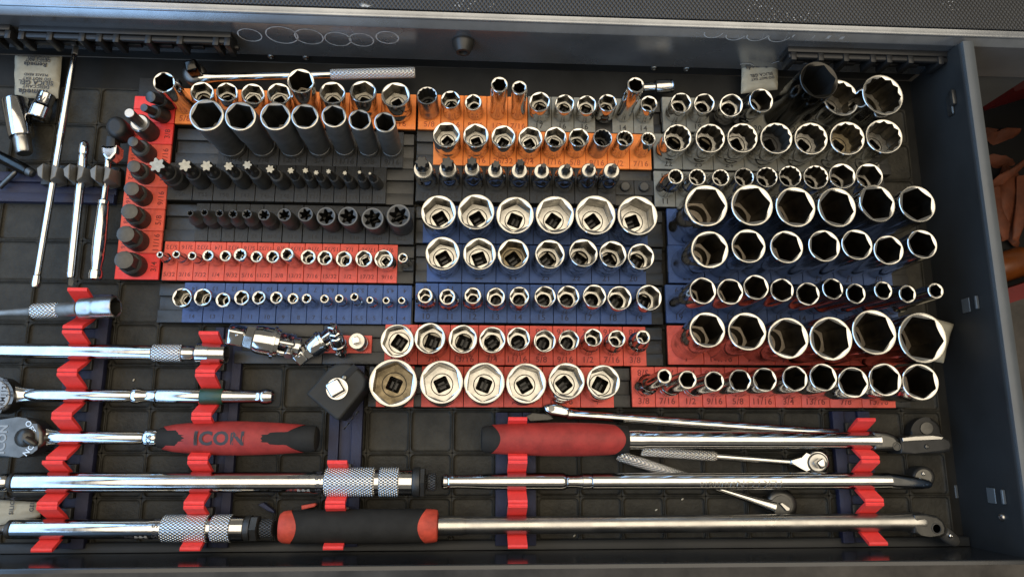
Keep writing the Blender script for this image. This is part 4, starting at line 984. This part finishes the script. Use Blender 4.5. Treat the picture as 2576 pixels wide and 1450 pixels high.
b.part('shaft', [(1172,21.5),(2180,21),(2235,20.5),(2262,21),(2290,23),(2312,24),(2318,23)], 'satin_chrome')
hd = plate('hinged_fork', [at(*q, z1+.009) for q in [(2300,1293),(2330,1291),(2358,1296),(2374,1308),(2382,1326),(2380,1344),(2366,1352),(2340,1349),(2318,1345),(2300,1340)]], z1-.011, z1+.0085, 'black_steel', t, bev=.0025, seg=3)
c = at(2356, 1328, z1+.009); V, F, U = lathe_data([(0, .0050), (.0006, .0048), (.0007, .0040), (-.0004, .0036)], 24); obj('hinge_pin', mesh('hinge_pin', V, F, 'black_oxide', uvs=U), hd, basis(Vector((c.x, c.y, z1+.0085)), Vector((c.x, c.y, z1+.02))))
c0, c1 = at(2372, 1338, z1), at(2400, 1362, z1-.004)
dv = Bar(t, (2372, 1338, z1), (2402, 1362, z1-.006)); dv.part('square_drive', [(2368,15),(2380,16),(2396,15),(2402,11)], 'gunmetal', n=20)
dome('drive_ball', at(2390, 1346, z1+.0055), (.2, 0, 1), .0022, t, 'chrome')
# D2 plain chrome bar
rr = mpp(1700, 1210, .03)*19; z2 = zax(rr)
t = thing('ratchet', 'plain all-chrome long handle ratchet lying in the middle right', 'ratchet', at(1700, 1210, .0), 'ratchets')
b = Bar(t, (1108, 1210, z2), (2230, 1208, z2))
b.part('end_cap', [(1109,10),(1111,16),(1116,19.5),(1124,19.5),(1128,17)], 'chrome')
b.part('handle', [(1127,17),(1130,18.5),(1150,17.5),(1180,18),(1230,20.5),(1300,22),(1412,22),(1420,21),(1424,18)], 'chrome')
b.part('collar', [(1423,16),(1426,18.5),(1432,16.5),(1446,16),(1460,18),(1463,19),(1464,20.5),(1484,20.5),(1487,19),(1491,17.5)], 'chrome')
sf = b.part('shaft', [(1489,20.5),(2150,20.5),(2235,19.5)], 'chrome')
text_round('TEKTON', b, 1905, .0078, b.r(1905, 20.5), 'satin_chrome', sf, math.pi, -.35); text_round('SBH00218', b, 1798, .0052, b.r(1820, 20.5), 'satin_chrome', sf, math.pi, -.35)
b2 = Bar(t, (2228, 1208, z2), (2342, 1217, z2-.004)); b2.part('neck', [(2226,18.6),(2250,19),(2285,17),(2315,14),(2335,10),(2342,5)], 'chrome', sz=.8)
plate('ratchet_head', circle_pts(2322, 1200, 29, .016, 0, 360, 30), .004, .018, 'dark_steel', t, bev=.003, seg=3)
plate('head_cap', circle_pts(2322, 1199, 21, .0185, 0, 360, 28), .0182, .0192, 'satin_dark', t, bev=.0004); dome('head_screw', at(2322, 1190, .0194), (0, 0, 1), .0020, t, 'satin_chrome')
# D3 flex head ratchet, plain red grip
rr = mpp(1900, 1105, .03)*20; z3 = zax(rr)
t = thing('flex_ratchet', 'flex head ratchet with plain red grip and long chrome shaft', 'ratchet', at(1700, 1105, .0), 'ratchets')
b = Bar(t, (1210, 1103, z3+.003), (2262, 1107, z3))
gp = b.part('grip', [(1210,20),(1212,29),(1220,32.5),(1260,35.5),(1330,39),(1400,40.5),(1470,40),(1540,37),(1570,34.5),(1578,33),(1580,24)], 'grip_black', sz=.92)
sleeve(b, 'grip_sleeve', [(1246,35.6),(1290,38.2),(1330,39.9),(1365,40.8),(1400,41.4),(1435,41.3),(1470,40.9),(1510,39.6),(1535,38.2),(1555,36.6)], 'grip_red', gp, .004, .0045, 2)
b.part('ferrule', [(1579,18),(1580,22.5),(1612,23.5),(1622,22),(1640,21)], 'chrome')
b.part('shaft', [(1630,21),(2150,20.5),(2170,20.5),(2195,22),(2206,23)], 'chrome')
yk = plate('yoke', [at(*q, z3+.008) for q in [(2196,1083),(2235,1086),(2252,1092),(2264,1106),(2262,1122),(2250,1133),(2200,1131)]], z3-.008, z3+.008, 'satin_dark', t, bev=.004, seg=3)
c = at(2255, 1121, z3+.008); V, F, U = lathe_data([(0, .0042), (.0005, .0040), (.0005, .0030), (-.0003, .0028)], 22); obj('hinge_pin', mesh('hinge_pin', V, F, 'black_steel', uvs=U), yk, basis(Vector((c.x, c.y, z3+.0078)), Vector((c.x, c.y, z3+.02))))
plate('flex_head', [at(*q, z3+.006) for q in [(2264,1098),(2290,1094),(2340,1092),(2375,1095),(2392,1104),(2398,1120),(2392,1134),(2370,1139),(2300,1139),(2266,1140)]], .006, z3+.006, 'dark_steel', t, bev=.003, seg=3)
plate('flex_head_ring', circle_pts(2330, 1088, 40, .014, 0, 360, 36), .004, .014, 'dark_steel', t, bev=.003, seg=3)
plate('head_edge', [at(*q, z3+.0066) for q in [(2268,1100),(2300,1097),(2345,1095),(2372,1098),(2368,1104),(2300,1106),(2270,1109)]], z3+.0062, z3+.0072, 'satin_chrome', t, bev=.0003)
dome('head_screw', at(2330, 1122, z3+.0062), (0, 0, 1), .0022, t, 'satin_dark'); plate('drive_cap', circle_pts(2330, 1076, 16, .0145, 0, 360, 24), .0142, .0152, 'satin_dark', t, bev=.0003)
# D4 thin flex bar lying low
t = thing('flex_bar', 'thin chrome flex handle lying aslant behind the plain red grip', 'breaker bar', at(1700, 1062, .0), 'breaker bars')
b = Bar(t, (1425, 1041, .016), (2105, 1090, .012))
b.part('shaft', [(1424,13),(1432,15),(1446,12.5),(1470,11.5),(2105,12)], 'chrome')
hd = plate('hinged_head', [at(*q, .021) for q in [(1366,1020),(1376,1015),(1400,1014),(1432,1024),(1434,1046),(1420,1050),(1385,1044),(1370,1034)]], .006, .022, 'chrome', t, bev=.003, seg=3)
c = at(1387, 1026, .022); V, F, U = lathe_data([(0, .0030), (.0004, .0028)], 20); obj('hinge_pin', mesh('hinge_pin', V, F, 'gunmetal', uvs=U), hd, basis(Vector((c.x, c.y, .0219)), Vector((c.x, c.y, .03))))
plate('square_drive', [at(*q, .012) for q in [(1322,1046),(1338,1036),(1380,1040),(1392,1052),(1380,1057),(1332,1060)]], .003, .013, 'black_steel', t, bev=.001)
# D5, D6 small ratchets with knurled handles
t = thing('small_ratchet', 'small ratchet with knurled handle and its round drive head facing up', 'ratchet', at(1850, 1150, .0), 'small ratchets')
b = Bar(t, (1611, 1132, .010), (2012, 1163, .010))
b.part('knurled_handle', [(1611,10),(1614,13),(1792,13),(1800,11)], 'knurled_chrome')
b.part('shaft', [(1798,9.5),(1810,9),(1940,8),(1990,8.5),(2014,9)], 'chrome')
hd = plate('ratchet_head', [at(1988, 1155, .014), at(2012, 1146, .014)] + circle_pts(2055, 1161, 31, .014, 215, 505, 24) + [at(2012, 1176, .014), at(1988, 1168, .014)], .002, .015, 'chrome', t, bev=.002, seg=3)
plate('drive_plate', circle_pts(2056, 1162, 25, .0152), .0152, .0162, 'black_steel', hd, bev=.0003); plate('drive_disc', circle_pts(2056, 1162, 22, .0163), .0163, .0175, 'satin_chrome', hd, bev=.0003)
c = at(2058, 1164, .0176); box('square_drive', c.x-.0038, c.x+.0038, c.y-.0038, c.y+.0038, .0176, .027, 'chrome', hd, bev=.001, rot=Matrix.Rotation(.6, 4, 'Z'))
t = thing('small_ratchet', 'small ratchet with knurled handle passing under the chrome bar', 'ratchet', at(1750, 1200, .0), 'small ratchets')
b = Bar(t, (1552, 1143, .009), (1900, 1259, .009))
b.part('knurled_handle', [(1552,11),(1556,14),(1748,14),(1756,11)], 'knurled_chrome')
b.part('shaft', [(1754,9.5),(1766,9),(1850,9),(1890,10),(1902,10)], 'chrome')
c = at(1962, 1268, .006); V, F, U = lathe_data([(-.004, .0140), (.0, .0152), (.003, .0150), (.0052, .0132), (.0062, .0090), (.0065, .003)], 40)
obj('ratchet_head', mesh('ratchet_head', V, F, 'satin_dark', uvs=U, smooth=60), t, basis(Vector((c.x, c.y, .006)), Vector((c.x, c.y, .1))))
plate('head_cap', circle_pts(1964, 1270, 26, .0128, 0, 360, 28), .0126, .0136, 'black_steel', t, bev=.0004); plate('lever', [at(*q, .0145) for q in [(1958,1264),(1966,1262),(1986,1276),(1984,1283),(1976,1284)]], .0137, .0160, 'satin_chrome', t, bev=.0006)
b.part('head_neck', [(1888,10),(1905,12),(1925,15),(1945,18)], 'chrome')
# scraps
for nm, pts, m, lab in (('plastic_scrap', [(648,1268),(662,1262),(688,1282),(690,1290),(672,1284)], 'navy', 'small dark blue plastic scrap behind the small torque wrench knob'), ('plastic_chip', [(757,1270),(792,1264),(796,1268),(790,1274),(758,1281)], 'red', 'small thin red plastic chip near the black grip')):
    o = plate(nm, [at(*q, .006) for q in pts], .0005, .006, m, None, bev=.001); tag(o, lab, 'scrap')
# ---------------------------------------------------------------- black wedge with a square drive
t = thing('drive_adapter', 'black plastic house-shaped adapter with chrome square drive stud', 'adapter', at(850, 1010, 0))
zt = .046
bd = plate('housing', [at(600*.6865+x/2.576*.6865, (1000+y/2.576)*.6865, zt) for x, y in [(1690,846),(1745,850),(1800,876),(1880,950),(1908,1000),(1900,1070),(1880,1110),(1668,1372),(1640,1384),(1612,1372),(1352,1152),(1345,1135),(1352,1122),(1560,890),(1620,858)]], .006, zt, 'adapter_plastic', t, bev=.0022, seg=3)
c = at(848, 977, zt)
V, F, U = lathe_data([(0, .0100), (.0008, .0097), (.0009, .0085)], 36); obj('stud_washer', mesh('stud_washer', V, F, 'chrome', uvs=U), bd, basis(Vector((c.x, c.y, zt)), Vector((c.x, c.y, zt+.1))))
box('square_stud', c.x-.0066, c.x+.0066, c.y-.0066, c.y+.0066, zt+.0009, zt+.014, 'chrome', bd, bev=.0016, seg=3, rot=Matrix.Rotation(.55, 4, 'Z'))
p = at(875, 940, zt); sl_ = box('slit', p.x-.003, p.x+.003, p.y-.010, p.y+.010, zt-.001, zt+.0004, 'void', bd, bev=.0003, rot=Matrix.Rotation(-.75, 4, 'Z'))
q_ = at(866, 949, zt); dome('screw', (q_.x, q_.y, zt+.0002), (0, 0, 1), .0022, bd, 'worn_steel')
e0, e1 = at(893, 1032, zt), at(858, 1075, zt)
dxy = (e1-e0).normalized(); nn = Vector((-dxy.y, dxy.x, 0)); nn = nn if nn.x > 0 else -nn
tm = Matrix((dxy*-1, Vector((0, 0, 1)), nn)).transposed().to_4x4(); tm.translation = (e0+e1)/2+nn*.0006+Vector((0, 0, -.014))
text('MTS', None, .008, 'dark_ink', bd, mtx=tm)
# ---------------------------------------------------------------- universal joints and adapter on the red rail
def ujoint(label, A, B, r, sq, flip, loc, extra=0):
    t = thing('universal_joint', label, 'universal joint', loc, 'chrome universal joints')
    b = Bar(t, A, B); q = lambda f: (A[0]+(B[0]-A[0])*f) if b.hor else (A[1]+(B[1]-A[1])*f)
    b.part('yoke_body', [(q(.24), r*.70),(q(.27), r*.92),(q(.34), r),(q(.60), r),(q(.66), r*.95),(q(.68), r*.6)], 'chrome', n=36)
    b.part('retaining_ring', [(q(.55), r*1.02),(q(.555), r*1.14),(q(.60), r*1.14),(q(.605), r*1.02)], 'chrome', n=36)
    b.part('hex_neck', [(q(.10), r*.62),(q(.13), r*.80),(q(.24), r*.86),(q(.28), r*.80)], 'chrome', n=6, smooth=20)
    L = b.t(q(1)); s = b.r(q(.05), sq)
    bm = bmesh.new(); box_bm(bm, b.t(q(-.16)), b.t(q(.12)), -s, s, -s, s, s*.30, 3); obj('square_drive', bm_mesh('square_drive', bm, 'chrome'), t, b.m @ Matrix.Rotation(.5, 4, 'X'))
    # far yoke: two cheeks, a cross block and pins
    rr = b.r(q(.8), r)
    for sg in (-1, 1):
        bm = bmesh.new(); box_bm(bm, b.t(q(.64)), b.t(q(.92)), sg*rr*.42-rr*.22*1, sg*rr*.42+rr*.22, -rr*.62, rr*.62, rr*.21, 4); obj('cheek', bm_mesh('cheek', bm, 'chrome'), t, b.m @ Matrix.Rotation(.7, 4, 'X'))
    V, F, U = lathe_data([(-rr*1.0, rr*.26), (-rr*.95, rr*.30), (rr*.95, rr*.30), (rr*1.0, rr*.26)], 20); obj('cross_pin', mesh('cross_pin', V, F, 'satin_chrome', uvs=U), t, b.m @ T((b.t(q(.84)), 0, 0)) @ Matrix.Rotation(math.pi/2, 4, 'Z') @ Matrix.Rotation(.7, 4, 'Y'))
    b.part('drive_socket', [(q(.86), r*.45),(q(.88), r*.66),(q(.98), r*.70),(q(1.0), r*.62),(q(1.0), r*.40),(q(.97), r*.38)], 'chrome', n=28)
    dome('drive_ball', b.at(q(.0), s*1.0), (0, 0, 1), s*.22, t, 'satin_chrome')
ujoint('largest chrome universal joint, lying beside the extension bar end', (598, 843, .040), (756, 874, .028), 37, 22, 0, at(660, 860, 0))
ujoint('middle sized chrome universal joint pointing towards the viewer', (758, 895, .026), (846, 832, .032), 26, 17, 0, at(790, 870, 0))
ujoint('smallest chrome universal joint standing beside the round adapter', (838, 828, .046), (862, 892, .018), 18, 10, 0, at(850, 860, 0))
bx6 = BASES['B6']
c = at(884, 862, ZT); tl = box('tile', c.x-.019+.006, c.x+.019, bx6[0]-.0085, bx6[0]+.0085, .0078, .0125, 'red', bx6[3], bev=.0005)
c = at(830, 866, ZT); tl = box('tile', c.x-.010, c.x+.010, bx6[0]-.0085, bx6[0]+.0085, .0078, .0125, 'red', bx6[3], bev=.0005)
t = thing('drive_adapter', 'round chrome adapter with small square stud on a red tile', 'adapter', at(897, 866, .0125))
c = at(897, 862, .036); V, F, U = lathe_data([(0, .0074), (.001, .0078), (.0105, .0078), (.0108, .0072), (.0125, .0072), (.0128, .0078), (.0232, .0078), (.024, .0072)], 36)
mb = basis(Vector((c.x+.001, bx6[0], .0125)), Vector((c.x, bx6[0], .036)))
obj('body', mesh('body', V, F, 'chrome_floor', uvs=U), t, mb)
box('square_stud', c.x-.0032, c.x+.0032, bx6[0]-.0032, bx6[0]+.0032, .0366, .0435, 'chrome', t, bev=.0009, rot=Matrix.Rotation(.35, 4, 'Z'))
# ---------------------------------------------------------------- upright tools at the left, in grey angular clips
for i, lab in enumerate(('grey angular clip round the long thin bar, farthest left', 'middle grey angular clip round the shorter bar', 'grey angular clip round the flex head ratchet handle')):
    ox = (0, 352, 706)[i]; oy = (0, 6, 22)[i]
    P3 = lambda x, y, z: at((x+ox)/3.625*.6865, (320+(y+oy)/3.625)*.6865, z)
    c = P3(690, 1160, .012)
    r = thing('grey_clip', lab, 'clip', (c.x, c.y, 0), 'grey angular clips')
    def wing(lo, hi):
        # a tapering faceted wing: outline at its foot and outline at its crest
        n = len(lo); V = [P3(*q) for q in lo]+[P3(*q) for q in hi]
        bm = bmesh.new(); vs = [bm.verts.new(v) for v in V]
        bm.faces.new(vs[:n]); bm.faces.new(vs[n:])
        for k in range(n): bm.faces.new((vs[k], vs[(k+1)%n], vs[n+(k+1)%n], vs[n+k]))
        bmesh.ops.recalc_face_normals(bm, faces=bm.faces[:])
        bmesh.ops.bevel(bm, geom=bm.edges[:], offset=.0008, segments=2, profile=.5, affect='EDGES')
        obj('wing', bm_mesh('wing', bm, 'clip_grey', 20), r)
    wing([(640,1060,.012),(720,1050,.012),(735,1300,.012),(660,1320,.012)], [(485,1075,.040),(575,1003,.040),(560,1215,.040),(498,1165,.040)])
    wing([(745,1110,.010),(905,1100,.010),(900,1300,.010),(760,1340,.010)], [(692,1015,.034),(768,1060,.034),(735,1180,.034),(662,1232,.034)])
    box('foot', c.x-.010, c.x+.013, c.y-.010, c.y+.010, .0006, .0118, 'black_plastic', r, bev=.0008)
t = thing('extension_bar', 'long thin chrome bar running front to back at the far left', 'extension bar', at(140, 420, 0))
b = Bar(t, (191, 116, .022), (88, 726, .022))
b.part('square_drive', [(116,6),(118,8),(135,8),(140,5)], 'gunmetal', n=4, smooth=20)
b.part('shaft', [(138,6.5),(200,8.5),(320,9.5),(345,10),(350,9),(690,9),(694,7)], 'chrome')
b.part('socket_end', [(692,8),(694,11),(716,12),(722,10),(724,6)], 'chrome')
t = thing('extension_bar', 'shorter chrome extension bar between the thin bar and the flex ratchet', 'extension bar', at(195, 520, 0))
b = Bar(t, (213, 356, .022), (175, 722, .022))
b.part('socket_end', [(356,7),(360,10),(366,12),(384,12.5),(388,11)], 'chrome'); b.part('shaft', [(386,10),(396,11.5),(450,11.5),(690,11),(698,9)], 'chrome'); b.part('square_drive', [(696,8),(712,8.5),(720,6)], 'chrome', n=4, smooth=20)
t = thing('flex_ratchet', 'slim flex head ratchet with polished handle beside the red strip', 'ratchet', at(262, 520, 0), 'ratchets')
b = Bar(t, (273, 400, .022), (239, 704, .022))
b.part('shaft', [(398,10),(408,8.5),(440,8),(500,8.5),(506,10)], 'chrome'); b.part('collar', [(504,12),(506,14),(514,14),(516,12.5)], 'chrome')
b.part('handle', [(515,13),(520,14.5),(600,17),(650,16),(670,13),(680,13.5)], 'chrome', n=36); b.part('end_cap', [(679,12),(681,16),(690,17.5),(702,16),(705,11)], 'chrome')
plate('fork', [at(*q, .034) for q in [(252,366),(258,364),(264,378),(284,378),(288,362),(294,364),(292,384),(278,400),(266,400),(254,384)]], .020, .034, 'chrome', t, bev=.002)
hd = plate('ratchet_head', circle_pts(291, 318, 27, .034, 0, 360, 30), .018, .036, 'dark_steel', t, bev=.005, seg=4)
plate('head_neck', [at(*q, .031) for q in [(266,340),(290,342),(288,382),(264,382)]], .020, .031, 'dark_steel', t, bev=.002)
# loose sockets and bars in the far left corner
t = thing('loose_socket', 'short chrome socket marked 1/2 lying beside the paper sachet', 'socket', at(105, 270, 0), 'loose sockets')
b = Bar(t, (119, 237, .014), (94, 298, .014)); sb = axis_socket('body', b, 298, 237, 21, t, mats=CH); text_round('1/2', b, 256, .006, b.r(256, 21)+.0002, 'ink', sb, -math.pi/2, .35)
t = thing('loose_socket', 'long chrome socket lying in the far left corner', 'socket', at(45, 320, 0), 'loose sockets')
b = Bar(t, (38, 252, .016), (62, 388, .016)); b.part('wide_end', [(253,20),(254,31),(258,32.5),(340,30),(346,28),(348,22)], 'chrome'); b.part('drive_end', [(346,20),(350,21),(382,20),(386,17)], 'satin_chrome')
t = thing('t_bar', 'dull steel bar lying aslant against the grey clips', 'bar', at(30, 410, 0))
b = Bar(t, (-30, 380, .014), (83, 437, .020)); b.part('shaft', [(-30,15),(60,15),(70,13)], 'black_chrome'); b.part('tip', [(68,11),(74,13),(82,11),(85,6)], 'satin_dark')
t = thing('small_bar', 'thin steel pin end poking out in front of the slanted bar', 'bar', at(25, 440, 0)); b = Bar(t, (0, 470, .010), (40, 432, .016)); b.part('shaft', [(0,7),(30,7),(38,6),(41,3)], 'satin_dark')
# rear ratchet and small extension
t = thing('ratchet', 'chrome ratchet with long knurled handle lying along the back wall', 'ratchet', at(760, 185, 0), 'ratchets')
b = Bar(t, (520, 196, .020), (1045, 183, .020))
b.part('shaft', [(516,14),(540,11.5),(600,10.5),(830,10.5),(834,11)], 'chrome'); b.part('knurled_handle', [(832,12),(836,14),(1040,14.5),(1044,13)], 'knurled_chrome')
c = at(494, 192, .016); V, F, U = lathe_data([(-.010, .0100), (-.008, .0118), (.006, .0118), (.009, .0104), (.0102, .0070), (.0102, .0020)], 36)
hd = obj('ratchet_head', mesh('ratchet_head', V, F, 'satin_dark', uvs=U, smooth=50), t, basis(Vector((c.x, c.y, .016)), Vector((c.x, c.y, .1))))
b.part('head_neck', [(500,16),(515,15),(530,13),(545,11.5)], 'chrome')
c = at(490, 178, .030); bm = bmesh.new(); box_bm(bm, -.0058, .0058, -.0058, .0058, 0, .016, .0022, 4); obj('square_drive', bm_mesh('square_drive', bm, 'black_chrome'), hd, T((c.x, c.y, .0262)) @ Matrix.Rotation(.3, 4, 'Z'))
t = thing('small_extension', 'short chrome extension lying behind the tall grey row socket', 'extension bar', at(1650, 220, 0)); b = Bar(t, (1605, 222, .012), (1694, 217, .012))
b.part('shaft', [(1605,10),(1610,11.5),(1645,11.5),(1648,11)], 'chrome'); b.part('socket_end', [(1645,13),(1648,17),(1682,17),(1684,15.5),(1686,15.5),(1688,17),(1691,16),(1692,12)], 'chrome')
# paper sachets
def sachet(label, pts, lines, z, ang):
    P_ = [at(*q, z) for q in pts]
    n = 12; V = []; F = []
    for i in range(n+1):
        for j in range(n+1):
            a, c_ = i/n, j/n
            p = P_[0]*(1-a)*(1-c_)+P_[1]*a*(1-c_)+P_[2]*a*c_+P_[3]*(1-a)*c_
            e = min(a, 1-a, c_, 1-c_)*2; hgt = .0035*min(1, e*3)**.6+.0006*math.sin(9*a+5*c_)+.0004*math.sin(17*c_)
            V.append((p.x, p.y, z+hgt))
    m_ = (n+1)*(n+1); V += [(x, y, z-.0012) for x, y, _ in V[:]]
    for i in range(n):
        for j in range(n):
            q = i*(n+1)+j; F.append((q, q+n+1, q+n+2, q+1)); F.append((m_+q, m_+q+1, m_+q+n+2, m_+q+n+1))
    edge_ = [i*(n+1) for i in range(n+1)] + [n*(n+1)+j for j in range(1, n+1)] + [i*(n+1)+n for i in range(n-1, -1, -1)] + [j for j in range(n-1, 0, -1)]
    for a, c_ in zip(edge_, edge_[1:]+edge_[:1]): F.append((a, m_+a, m_+c_, c_))
    bm = bmesh.new(); vs = [bm.verts.new(v) for v in V]
    for f in F: bm.faces.new([vs[i] for i in f])
    bmesh.ops.recalc_face_normals(bm, faces=bm.faces[:])
    o = obj('desiccant_sachet', bm_mesh('desiccant_sachet', bm, 'paper', 60)); tag(o, label, 'sachet', 'desiccant sachets')
    for (s, u, v, h) in lines: text(s, at(u, v, z+.0046), h, 'ink', o, ang)
sachet('beige paper desiccant sachet beside the loose socket, far left', [(38,140),(155,142),(146,248),(36,245)], [('Remeda', 88, 162, .0046), ('DESICCANT', 95, 152, .0030), ('SILICA GEL', 96, 146, .0030), ('PLEASE READ', 90, 188, .0026), ('DO NOT EAT', 92, 198, .0030), ('SILICA GEL', 90, 208, .0046), ('DESICCANT', 90, 218, .0032), ('Remeda', 82, 231, .0058)], .006, math.pi-.03)
sachet('beige paper desiccant sachet half hidden behind the right grey row', [(1866,165),(1958,160),(1955,225),(1864,235)], [('Remeda', 1902, 168, .0050), ('SILICA GEL', 1915, 188, .0034), ('DO NOT EAT', 1918, 197, .0028)], .012, math.pi+.15)
sachet('beige paper desiccant sachet under the left end of the torque wrenches', [(-20,1255),(105,1262),(100,1300),(-20,1335)], [('SILICA', 30, 1270, .0036), ('GEL', 80, 1272, .0036)], .004, math.pi/2)
sachet('pale film scrap behind the largest deep socket by the right wall', [(2322,790),(2398,815),(2372,912),(2310,900)], [], .020, 0)
